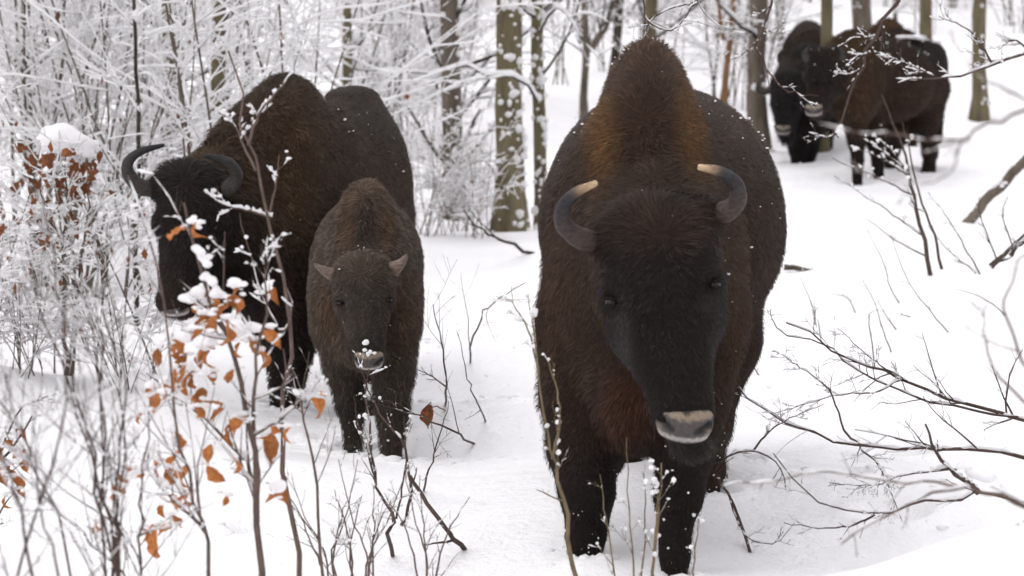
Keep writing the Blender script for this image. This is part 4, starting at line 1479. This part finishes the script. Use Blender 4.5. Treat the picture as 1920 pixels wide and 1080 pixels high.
def build_foreground():
    g = np.random.default_rng(41)
    # leafy beech sapling in front of the mother bison
    d = 6.05
    leaf_xy = [(352, 435, 1.5), (366, 425), (388, 560), (380, 590, 1.2), (400, 600), (372, 610), (410, 590), (385, 545), (445, 548, 1.3), (440, 560), (503, 548, 1.2), (497, 625, 1.3), (462, 640, 1.2), (450, 650), (476, 640), (320, 640, 1.1), (312, 650), (338, 655),
               (368, 700), (352, 690), (385, 655), (300, 728), (318, 725, 1.1), (275, 735), (378, 735, 1.2), (365, 770), (362, 705), (410, 770), (445, 800, 1.1), (452, 795), (508, 820, 1.5), (548, 805, 1.1), (575, 750, 1.2), (590, 745), (325, 815, 1.2), (345, 850), (305, 870),
               (292, 860), (318, 880), (442, 865), (400, 840), (222, 895, 1.4), (230, 915), (345, 930), (355, 925), (330, 935), (282, 990, 1.5), (318, 975), (322, 990), (182, 985, .9), (515, 930), (520, 925), (388, 880), (425, 935, .8), (270, 780, .8), (440, 700), (405, 705), (392, 575, 1.2), (362, 580), (420, 610), (395, 620, 1.1), (378, 625), (345, 670), (300, 660), (430, 575), (330, 700), (290, 745), (480, 660), (355, 750), (240, 880), (300, 955), (270, 1000), (350, 880), (505, 800), (470, 790), (380, 760), (395, 665)]
    leaves = [(a[0] + g.normal(0, 3), a[1], d + g.normal(0, .08), a[2] if len(a) > 2 else 1) for a in leaf_xy]
    caps = [(355, 412, d, .012), (366, 408, d, .012), (372, 470, d, .018), (385, 485, d, .02), (392, 520, d, .022), (375, 545, d, .024), (410, 545, d, .022), (350, 560, d, .02), (440, 530, d, .018), (500, 535, d, .018), (470, 615, d, .022), (450, 625, d, .02), (325, 625, d, .025),
            (345, 632, d, .025), (300, 635, d, .02), (395, 640, d, .018), (285, 720, d, .018), (310, 712, d, .018), (380, 700, d, .015), (285, 850, d, .02), (262, 880, d, .02), (240, 890, d, .018), (515, 915, d, .022), (330, 915, d, .018), (300, 910, d, .02),
            (560, 735, d, .012), (345, 770, d, .012), (445, 780, d, .012), (320, 800, d, .012)]
    plant('beech_sapling', 'beech sapling with orange dead leaves and snow caps in front of the mother bison', 'sapling',
          [[(487, 1230, d), (485, 1080, d), (482, 935, d), (472, 810, d), (452, 690, d), (410, 600, d), (372, 500, d), (345, 380, d)],
           [(490, 1150, d), (482, 935, d), (455, 860, d + .1), (400, 800, d + .15), (330, 745, d + .2), (275, 700, d + .2)],
           [(482, 935, d), (478, 780, d), (482, 690, d - .1), (500, 560, d - .1), (495, 470, d - .1)],
           [(395, 1240, d - .3), (397, 1080, d - .3), (381, 987, d - .3), (358, 904, d - .3), (332, 810, d - .3), (306, 624, d - .3), (285, 480, d - .3), (240, 330, d - .2)],
           [(381, 987, d - .3), (330, 940, d - .3), (290, 900, d - .25), (250, 830, d - .2)],
           [(470, 820, d), (520, 790, d), (565, 750, d), (585, 735, d)]],
          [.0105, .007, .0065, .006, .005, .0045], 'twig_near', g, 14, 11, 3, .22, .0055, .7, 50, .006, leaves, .055, False, caps)
    plant('slender_sapling', 'tall thin sapling beaded with snow crossing the shoulder of the mother bison', 'sapling',
          [[(562, 1230, 6.5), (560, 1080, 6.5), (540, 850, 6.5), (536, 800, 6.5), (552, 691, 6.5), (543, 580, 6.5), (511, 433, 6.5), (478, 311, 6.5), (452, 215, 6.5), (428, 95, 6.5)],
           [(511, 408, 6.5), (470, 395, 6.5), (420, 385, 6.45), (383, 358, 6.4)],
           [(466, 270, 6.5), (485, 215, 6.45), (520, 170, 6.4), (552, 132, 6.4)],
           [(480, 320, 6.5), (458, 275, 6.5), (440, 235, 6.5), (420, 222, 6.5)],
           [(505, 400, 6.5), (517, 350, 6.5), (524, 290, 6.5)],
           [(545, 600, 6.5), (528, 620, 6.5), (495, 560, 6.55), (470, 480, 6.6), (450, 400, 6.6)]],
          [.0085, .0045, .005, .004, .004, .004], 'twig_near', g, 16, 3, 2, .14, .0058, .85, 40, .0085)
    plant('slender_sapling', 'thin bare stem between the leafy sapling and the calf', 'sapling',
          [[(606, 1230, 6.7), (604, 1080, 6.7), (586, 883, 6.7), (565, 769, 6.7), (548, 690, 6.75)], [(600, 1060, 6.7), (560, 960, 6.7), (520, 905, 6.7)]], [.006, .003], 'twig_near', g, 14, 7, 3, .25, .003, .3, 14, .006)
    # stems at the lower left, close to the camera and out of focus
    for k, (lab, dd, st) in enumerate([
        ('nearest blurred bush of thin stems at the lower left corner', 5.3, [[(232, 1330), (225, 1060), (165, 820), (95, 640), (50, 470)], [(225, 1100), (180, 900), (135, 700), (110, 560), (75, 330)], [(210, 1330), (200, 1080), (195, 850), (180, 690), (150, 480)],
                                                                             [(150, 1330), (120, 1000), (60, 860), (0, 740), (-60, 650)], [(225, 1080), (215, 900), (240, 700), (200, 520)]]),
        ('blurred bush of upright stems beside the leafy sapling at lower left', 5.6, [[(215, 1300), (208, 1080), (203, 900), (192, 660), (172, 420)], [(270, 1300), (262, 1080), (262, 960), (275, 840), (285, 740)], [(230, 1300), (222, 1060), (238, 830), (225, 700), (200, 560), (180, 440)],
                                                                                    [(255, 1300), (240, 1100), (160, 1010), (80, 930), (0, 850)]]),
        ('blurred thin stems in the lower left corner of the frame', 4.8, [[(80, 1400), (60, 1080), (20, 900), (-20, 800)], [(130, 1400), (110, 1080), (70, 930), (10, 700)], [(60, 1400), (30, 1100), (90, 900), (130, 700), (120, 560)]])]):
        plant('bare_bush', lab, 'bush', [[(a, b_, dd) for a, b_ in s] for s in st], [.0050, .0042, .0042, .0038, .0038][:len(st)], 'twig', g, 14, 11, 4, .28, .004, .55, 40, .006)
    # edge of frame, leaves
    dd = 7.2
    plant('beech_twig_bush', 'small beech bush with orange leaves cut by the edge of the frame at lower left', 'bush',
          [[(-60, 1060, dd), (-40, 960, dd), (-10, 880, dd), (30, 830, dd), (60, 780, dd)], [(-50, 1050, dd), (0, 960, dd), (25, 925, dd)], [(-30, 930, dd), (30, 780, dd), (60, 755, dd), (115, 735, dd)]], [.008, .005, .004], 'twig', g, 10, 6, 2, .25, .005, .5, 30, .008,
          [(8, 845, dd, 1.1), (22, 830, dd, 1.1), (35, 850, dd), (50, 850, dd, 1.1), (10, 885, dd, 1.2), (18, 880, dd), (48, 865, dd), (3, 870, dd), (30, 812, dd), (10, 935, dd), (35, 925, dd, .8), (25, 895, dd)], .06, False,
          [(20, 838, dd, .016), (40, 840, dd, .016), (10, 868, dd, .018), (28, 865, dd, .014)])
    # brown leafy bush with a big cap of snow in the thicket
    dd = 12.6
    lv = [(g.normal(120, 38), g.normal(308, 32), dd + g.normal(0, .12), g.uniform(.7, 1.3)) for _ in range(52)] + [(g.normal(100, 45), g.normal(420, 50), dd + g.normal(0, .2), .8) for _ in range(30)]
    cp = [(116, 250, dd, .07), (98, 262, dd, .055), (136, 258, dd, .06), (156, 270, dd, .05), (118, 266, dd, .06), (84, 275, dd, .035), (170, 285, dd, .03), (108, 240, dd, .05)]
    plant('beech_bush', 'bush of brown curled leaves under a fat cap of snow in the thicket', 'bush',
          [[(120, 735, dd), (122, 640, dd), (118, 480, dd), (125, 350, dd), (120, 255, dd)], [(130, 735, dd), (140, 560, dd), (110, 450, dd), (80, 380, dd), (60, 300, dd)], [(126, 735, dd), (150, 500, dd), (165, 400, dd), (165, 300, dd)]], [.011, .008, .008], 'bark_grey', g, 12, 9, 4, .3, .009, .9, 20, .012,
          lv, .085, True, cp, leaf_snow=0, cap_k=1)
    # twigs pushed up through the snow in front of the calf
    plant('budding_sapling', 'snow-beaded sapling that the calf is nosing at', 'sapling',
          [[G(737, 1046), (730, 1003, 7.6), (743, 973, 7.6), (709, 927, 7.65), (700, 858, 7.7), (688, 748, 7.8), (692, 692, 7.8)], [(752, 985, 7.6), (770, 935, 7.65), (760, 841, 7.7), (730, 799, 7.75), (696, 743, 7.8), (675, 688, 7.8)],
           [(743, 973, 7.6), (760, 880, 7.6), (758, 780, 7.6)], [(705, 900, 7.65), (672, 800, 7.7), (664, 740, 7.7)]], [.0075, .006, .004, .0035], 'twig', g, 14, 5, 3, .22, .0045, .5, 60, .0085,
          (), .06)
    plant('dead_stick', 'dark dead stick poking out of the snow below the calf', 'stick', [[G(873, 1033), (845, 1003, 7.75), (815, 965, 7.8), (790, 925, 7.85), (769, 893, 7.9)]], [.009], 'twig', g, 12, 2, 1, .25, .002, .2, kinds='stick', rtip=.7)
    plant('thin_twig', 'thin leaning twig rising from the dead stick below the calf', 'twig', [[G(794, 922), (805, 880, 8.7), (815, 846, 8.7), (830, 800, 8.7), (841, 752, 8.7)]], [.0045], 'twig', g, 12, 4, 2, .2, .001, .2, kinds='stick')
    plant('thin_twig', 'long straight twig lying across the snow beside the calf hoof', 'twig', [[G(892, 833), (850, 807, 9.8), (798, 782, 9.75), (750, 765, 9.7), (709, 750, 9.65)]], [.0055], 'twig', g, 12, 4, 2, .15, .001, .2, kinds='stick')
    plant('thin_twig', 'upright forked twig in the snow right of the calf', 'twig', [[G(835, 760), (838, 726, 10.6), (833, 670, 10.6), (822, 620, 10.6), (812, 570, 10.6)], [(838, 726, 10.6), (800, 700, 10.6), (770, 690, 10.6)]], [.006, .004], 'twig', g, 12, 5, 3, .25, .001, .2, kinds='stick')
    e = plant('fallen_twig', 'little twig holding one brown leaf on the snow beside the calf', 'twig', [[G(835, 770), (815, 765, 10.3), (790, 775, 10.3)]], [.004], 'twig', g, 8, 2, 1, .3, 0, 0, leaves=[(808, 762, 10.25, 1.3)], leaf_len=.09, leaf_brown=True, kinds='stick')
    plant('thin_twig', 'slanting bare twig in the open snow between calf and large bison', 'twig', [[G(911, 792), (893, 750, 10.4), (875, 701, 10.4), (856, 620, 10.4)]], [.0045], 'twig', g, 12, 2, 1, .12, .001, .2, kinds='stick')
    plant('thin_twig', 'curved bare twig arching beside the shoulder of the large bison', 'twig', [[G(882, 680), (890, 620, 11.5), (925, 565, 11.5), (985, 530, 11.5)]], [.006], 'twig', g, 12, 3, 2, .18, .001, .2, kinds='stick')
    plant('thin_twig', 'broken branch sticking from the snow between the calf and the mossy trunk', 'twig', [[G(1000, 475), (940, 450, 16.8), (900, 430, 16.8), (870, 395, 16.8)]], [.014], 'bark_dark', g, 12, 3, 2, .2, .004, .4, kinds='stick')
    for px, py, n, lab in ((690, 1075, 5, 'tuft of thin bare stems in the snow under the calf'), (640, 1070, 4, 'tuft of thin bare stems at the bottom edge beside the leafy sapling'), (800, 1078, 4, 'tuft of thin bare stems at the bottom edge below the dead stick')):
        dd = 7.0
        st = []
        for _ in range(n):
            a, b_ = g.normal(0, 14), g.normal(0, 45)
            st.append([(px + a * .5, py + 60, dd), (px + a, py - 30, dd), (px + a + b_ * .5, py - 100, dd + .02), (px + a + b_, py - g.uniform(130, 240), dd + .05)])
        plant('bare_bush', lab, 'bush', st, .0038, 'twig_near', g, 12, 5, 2, .28, .0028, .4, 14, .006)
    # stems right in front of the large bison
    plant('budding_sapling', 'snow-beaded sapling against the foreleg of the large bison', 'sapling',
          [[(1085, 1160, 6.75), (1075, 1080, 6.75), (1060, 960, 6.75), (1040, 880, 6.75), (1025, 800, 6.75), (1008, 680, 6.75)], [(1035, 860, 6.75), (1050, 800, 6.72), (1045, 740, 6.72), (1030, 680, 6.72)],
           [(1010, 700, 6.75), (998, 640, 6.8), (975, 590, 6.8), (955, 560, 6.8)], [(1008, 690, 6.75), (1000, 620, 6.8), (990, 550, 6.8)]], [.0085, .005, .004, .003], 'twig_green', g, 14, 4, 2, .14, .003, .4, 46, .0105)
    plant('budding_sapling', 'thin snow-beaded stem in front of the lowered muzzle of the large bison', 'sapling',
          [[(1228, 1180, 6.65), (1226, 1080, 6.65), (1228, 1000, 6.65), (1236, 930, 6.65), (1240, 868, 6.65)], [(1222, 1080, 6.65), (1232, 960, 6.65), (1232, 900, 6.65)]], [.006, .004], 'twig_green', g, 12, 4, 2, .16, .003, .5, 34, .0105)
    plant('bare_bush', 'few grassy stems in the snow between the forelegs of the large bison', 'bush',
          [[(1195, 1180, 6.7), (1190, 1060, 6.7), (1178, 940, 6.7), (1175, 820, 6.7)], [(1165, 1180, 6.7), (1150, 1060, 6.7), (1135, 970, 6.7), (1125, 890, 6.7)], [(1300, 1180, 6.7), (1302, 1060, 6.7), (1310, 970, 6.7)], [(1190, 1180, 6.7), (1210, 1000, 6.7), (1205, 880, 6.7)]], .0036, 'twig_green', g, 12, 4, 2, .16, .0025, .4, 22, .008)


def build_right():
    g = np.random.default_rng(51)
    d = 8.3
    plant('fallen_branch', 'longest fallen branch slanting down to the snow right of the large bison', 'branch',
          [[(2080, 815, 8.1), (1920, 785, d), (1877, 774, d), (1796, 752, d), (1705, 717, d), (1641, 693, d), (1565, 656, d), (1474, 605, d)],
           [(1909, 782, d), (1823, 768, d), (1737, 750, d), (1662, 720, d), (1598, 683, d), (1533, 642, d), (1455, 613, d), (1445, 580, d)],
           [(1690, 712, d), (1640, 735, d - .05), (1590, 740, d - .1), (1520, 755, d - .1), (1450, 775, d - .1)],
           [(1705, 717, d), (1660, 690, d), (1620, 660, d), (1570, 615, d)]],
          [.0085, .005, .0036, .0034], 'twig', g, 16, 10, 4, .18, .0038, .55, 0, up=.0)
    d2 = 7.9
    plant('fallen_branch', 'fallen branch with a fine spray of twigs low in front of the snow bank', 'branch',
          [[(2060, 900, d2 - .4), (1880, 850, d2), (1775, 841, d2), (1748, 841, d2), (1662, 839, d2), (1592, 828, d2), (1512, 809, d2), (1426, 763, d2), (1378, 715, d2)],
           [(1582, 806, d2), (1641, 865, d2 - .1), (1662, 908, d2 - .2), (1692, 978, d2 - .3)],
           [(1582, 806, d2), (1555, 731, d2), (1500, 690, d2), (1469, 666, d2)],
           [(1795, 880, d2 - .1), (1700, 890, d2 - .1), (1640, 910, d2 - .1), (1560, 905, d2 - .1)]],
          [.0075, .004, .0036, .0034], 'twig', g, 16, 11, 4, .2, .0038, .5, 0, up=.0)
    plant('snowy_branch_stub', 'short stout branch stub under a pillow of snow at the bank', 'branch',
          [[(1835, 925, 7.6), (1818, 908, 7.6), (1786, 884, 7.6), (1753, 844, 7.6), (1735, 795, 7.6)]], [.011], 'twig', g, 12, 3, 2, .2, .008, .8, 0, caps=[(1830, 885, 7.65, .03), (1810, 875, 7.6, .022), (1845, 895, 7.65, .03)], kinds='stick')
    plant('bent_twig', 'dark twig bent into a hook beside the hind foot of the large bison', 'twig',
          [[G(1407, 1037), (1388, 978, 7.8), (1367, 930, 7.8), (1345, 897, 7.8), (1346, 872, 7.8), (1372, 852, 7.8), (1410, 846, 7.8), (1442, 856, 7.8), (1466, 881, 7.8), (1473, 919, 7.8)],
           [(1412, 846, 7.8), (1442, 811, 7.8), (1474, 787, 7.8), (1544, 758, 7.8)], [(1367, 930, 7.8), (1395, 1000, 7.7), (1450, 1020, 7.6), (1490, 980, 7.6)]], [.0055, .004, .003], 'twig', g, 18, 6, 3, .16, .003, .35, 0)
    d3 = 7.4
    plant('fallen_branch', 'lowest fallen twig lying along the shaded hollow near the bank', 'branch',
          [[(2000, 960, d3), (1860, 930, d3), (1790, 935, d3), (1720, 945, d3), (1640, 965, d3), (1540, 945, d3), (1450, 850, d3 + .1)], [(1640, 965, d3), (1600, 985, d3), (1540, 990, d3), (1470, 980, d3)]], [.006, .004], 'twig', g, 14, 6, 3, .18, .003, .4, 0, up=0.)
    dn = 5.2
    plant('near_twig', 'pale blurred twig stretching low across the right corner close to the camera', 'twig',
          [[(2100, 1010, dn), (1920, 951, dn), (1856, 930, dn), (1796, 913, dn), (1689, 956, dn), (1576, 1021, dn)], [(1796, 913, dn), (1740, 905, dn), (1662, 903, dn), (1555, 884, dn), (1447, 900, dn), (1351, 913, dn)]], [.006, .0035], 'twig_near', g, 14, 4, 2, .16, .003, .5, 10, .006, up=0.)
    plant('near_twig', 'blurred pinkish shoot rising at the right edge close to the camera', 'twig',
          [[(1990, 1150, 4.6), (1985, 900, 4.6), (1940, 720, 4.6), (1885, 590, 4.6), (1890, 540, 4.6), (1930, 470, 4.6)], [(1960, 790, 4.6), (1870, 700, 4.6), (1845, 610, 4.6), (1850, 560, 4.6)]], [.005, .0035], 'twig_near', g, 14, 3, 2, .16, .0015, .3, 0)
    # thin stalks standing in the open snow
    st = [((1780, 625), (1740, 580), (1705, 530), (1670, 440)), ((1690, 575), (1670, 540), (1660, 500), (1625, 430)), ((1672, 665), (1655, 620), (1640, 570), (1618, 525)), ((1425, 708), (1412, 685), (1398, 650)), ((1725, 600), (1700, 592), (1678, 587)),
          ((1890, 595), (1860, 570), (1825, 550), (1788, 541)), ((1680, 618), (1660, 590), (1645, 562)), ((1530, 610), (1522, 570), (1500, 520)), ((1605, 590), (1590, 560), (1560, 550)), ((1640, 690), (1630, 600), (1640, 580))]
    names = ['long slanting stalk in the open snow below the snowy sprout', 'stalk leaning left in the open snow beside the sprout', 'tall thin stalk right of the large bison flank', 'short stalk close to the belly of the large bison', 'short stalk lying flat on the open snow', 'stalk arching on the snow near the right edge',
             'thin stalk crossing the tall one in the open snow', 'stalk in the open snow just off the large bison flank', 'little bent stalk in open snow beyond the large bison flank', 'hooked stalk above the fallen branches']
    for s, lab in zip(st, names):
        D = on_ground(*s[0])
        plant('dry_stalk', lab, 'stalk', [[(a, b_, D) for a, b_ in s]], .0045, 'twig', g, 10, 3, 1, .14, .001, .15, 0, kinds='stick', group='dry stalks in the open snow')
    # snowy sprout in the clearing
    D = on_ground(1745, 517)
    plant('bare_sprout', 'leafless sprout with snowy tips in front of the brown side-on bison', 'sprout',
          [[(a, b_, D) for a, b_ in s] for s in (((1745, 520), (1727, 432), (1712, 358), (1704, 323), (1681, 249), (1653, 177)), ((1766, 505), (1750, 435), (1727, 373), (1710, 300), (1692, 229)), ((1708, 335), (1660, 300), (1593, 274)), ((1704, 325), (1660, 287), (1612, 257)),
                                                   ((1702, 322), (1670, 280), (1634, 252)), ((1710, 366), (1657, 338), (1560, 296)), ((1735, 480), (1680, 450), (1624, 410)), ((1727, 440), (1657, 390), (1564, 330)), ((1838, 515), (1790, 430), (1740, 360)), ((1830, 512), (1780, 470), (1740, 425)))],
          [.016, .011, .007, .007, .006, .007, .006, .006, .006, .005], 'twig', g, 14, 3, 2, .12, .008, .6, 90, .016)
    D = on_ground(1818, 418)
    plant('leaning_log', 'broken trunk leaning out of the snow at the right edge', 'log', [[(1808, 425, D), (1840, 388, D), (1880, 345, D), (1920, 303, D), (1990, 230, D)]], [.046], 'bark_grey', g, 14, 2, 1, .2, .02, .9, 60, .02, kinds='trunk', rtip=.85)
    D = on_ground(1850, 505)
    plant('dry_stalk', 'low tangle of stalks by the stump near the right edge', 'bush', [[(1858, 500, D), (1880, 480, D), (1900, 460, D), (1930, 430, D)], [(1895, 480, D), (1905, 465, D), (1935, 445, D)], [(1870, 490, D), (1840, 410, D), (1835, 370, D)], [(1900, 470, D), (1880, 400, D), (1890, 370, D)]], [.022, .018, .006, .006], 'bark_dark', g, 10, 5, 2, .35, .006, .6, 10, .012)
    D = on_ground(1520, 508)
    plant('fallen_stick', 'dark stick lying on the snow just right of the large bison', 'stick', [[(1470, 501, D), (1500, 504, D), (1530, 510, D), (1566, 509, D)]], [.022], 'bark_dark', g, 10, 2, 1, .2, .006, .5, kinds='stick', rtip=.6)
    # twigs hanging in from a tree overhead
    d = 7.0
    plant('hanging_branch', 'bare branch hanging down in front of the brown side-on bison', 'branch',
          [[(1850, -420, d), (1760, -160, d), (1689, 0, d), (1654, 41, d), (1632, 81, d), (1610, 130, d), (1595, 167, d), (1582, 211, d), (1569, 240, d), (1572, 258, d)], [(1640, 68, d), (1628, 70, d), (1600, 70, d)], [(1632, 85, d), (1645, 105, d), (1668, 122, d)],
           [(1612, 130, d), (1590, 140, d), (1563, 135, d)], [(1632, 98, d), (1612, 103, d), (1593, 101, d)], [(1569, 250, d), (1550, 258, d), (1525, 250, d)]],
          [.007, .0028, .0028, .003, .0025, .0028], 'twig', g, 18, 4, 2, .09, .0028, .6, 16, .0045, droop=.1)
    plant('hanging_branch', 'thin drooping branch in front of the black bison facing the camera', 'branch',
          [[(1500, -330, d), (1465, -120, d), (1447, 0, d), (1424, 74, d), (1428, 118, d), (1454, 152, d), (1484, 170, d), (1502, 181, d), (1534, 180, d)], [(1424, 74, d), (1400, 95, d), (1380, 110, d)], [(1430, 50, d), (1450, 60, d), (1470, 45, d)]], [.005, .003, .003], 'twig', g, 16, 5, 2, .12, .0026, .5, 14, .0045, droop=.1)
    plant('hanging_branch', 'branch reaching in from the right over the rump of the brown side-on bison', 'branch',
          [[(2200, 0, d), (2050, 50, d), (1920, 100, d), (1824, 135, d), (1750, 143, d), (1684, 156, d)], [(1750, 143, d), (1715, 125, d), (1690, 115, d)], [(1860, 120, d), (1820, 60, d), (1760, 30, d)], [(1930, 95, d), (1900, 75, d), (1870, 95, d)]], [.0065, .0032, .004, .004], 'twig', g, 16, 8, 2, .14, .0034, .6, 20, .0045)
    dn = 4.0
    plant('near_branch', 'blurred snowy branch close to the camera crossing the clearing at right', 'branch',
          [[(2150, 90, dn), (1920, 207, dn), (1854, 230, dn), (1802, 263, dn), (1732, 256, dn), (1639, 246, dn), (1535, 231, dn)], [(1802, 265, dn), (1784, 319, dn), (1750, 341, dn), (1695, 344, dn), (1632, 330, dn), (1600, 320, dn)], [(1950, 200, dn), (1870, 160, dn), (1830, 140, dn), (1780, 60, dn)]],
          [.0038, .0018, .0022], 'twig_near', g, 16, 3, 2, .16, .0010, .6, 0, .005, up=0.)
    d = 8.0
    for st_, lab in ((((1150, -260), (1195, -60), (1205, 0), (1215, 40), (1265, 55), (1300, 5)), 'dark twig hanging above the large bison hump'), (((1330, -260), (1318, -60), (1310, 0), (1290, 10), (1240, 25), (1205, 60)), 'second dark twig hanging above the large bison hump, reaching lower right')):
        plant('hanging_branch', lab, 'branch', [[(a, b_, d) for a, b_ in st_]], .005, 'twig', g, 14, 5, 2, .22, .003, .6, 12, .005, droop=.1)
# ------------------------------------------------------------------ assemble
for _px, _py, _d, _r, _h in ((1322, 958, 8.42, .095, .055), (530, 795, 11.5, .095, .055), (528, 770, 12.0, .095, .055), (662, 826, 10.36, .095, .055), (732, 866, 10.1, .095, .055),
                             (1607, 358, 22.85, .16, .06), (1649, 361, 23.1, .16, .06), (1741, 338, 23.78, .16, .06), (1496, 333, 24.56, .16, .06)):
    _p = W(_px, _py, _d)
    DENTS.append((_p[0], _p[1], _r, _h))
for _k in range(26):            # tracks trodden on the way
    DENTS.append((float(rng.uniform(-1.0, 1.6)), float(rng.uniform(8.0, 14.5)), float(rng.uniform(.07, .13)), float(rng.uniform(.03, .08))))
build_ground()
bison_front()
bison_mother()
bison_calf()
bison_far_side()
bison_far_front()
bison_behind(1516, 38, 28.0, 'dark back of a bison showing behind the trunk, above the black one', 26, GR, .95)
bison_behind(1664, 34, 27.4, 'brown hump of a bison showing above the back of the side-on bison', 27, (.06, .03, .012), 1.0)
build_woods()
build_foreground()
build_right()

# crumbs of snow kicked up round the hooves and along the tracks
_g = np.random.default_rng(61)
_cc, _rr = [], []
for (cx, cy, rr_, dp) in DENTS:
    k = 14
    a = _g.uniform(0, 6.28, k); s = rr_ * _g.normal(1.35, .45, k)
    x, y = cx + np.cos(a) * s, cy + np.sin(a) * s
    r = _g.uniform(.15, 1, k) ** 4 * .022 + .003
    _cc.append(np.stack([x, y, ground(x, y) - r * .1], -1)); _rr.append(r)
for px, py, d_ in ((1098, 1028, 7.60), (1265, 1068, 7.34), (1322, 958, 8.40), (530, 795, 11.48), (662, 826, 10.34), (732, 866, 10.08), (1607, 358, 22.8), (1649, 361, 23.05), (1741, 338, 23.75)):
    p_ = W(px, py, d_)
    a = _g.uniform(0, 6.28, 16); s = _g.uniform(.05, .13, 16)
    x, y = p_[0] + np.cos(a) * s, p_[1] - .02 + np.sin(a) * s * .8
    r = _g.uniform(.010, .034, 16)
    _cc.append(np.stack([x, y, ground(x, y) - r * .15], -1)); _rr.append(r)
x = _g.uniform(-2.4, 2.4, 500); y = _g.uniform(6.6, 15, 500)
r = _g.uniform(.1, 1, 500) ** 5 * .013 + .002
_cc.append(np.stack([x, y, ground(x, y)], -1)); _rr.append(r)
_v, _t = blobs(np.concatenate(_cc), np.concatenate(_rr), _g, ICO1, (1.2, 1.2, .7), .2)
link('snow_crumbs', mesh_np('snow_crumbs', _v, None, _t), MATS['snow_clump'], label='loose crumbs of snow scattered over the trodden ground', cat='snow', kind='stuff')
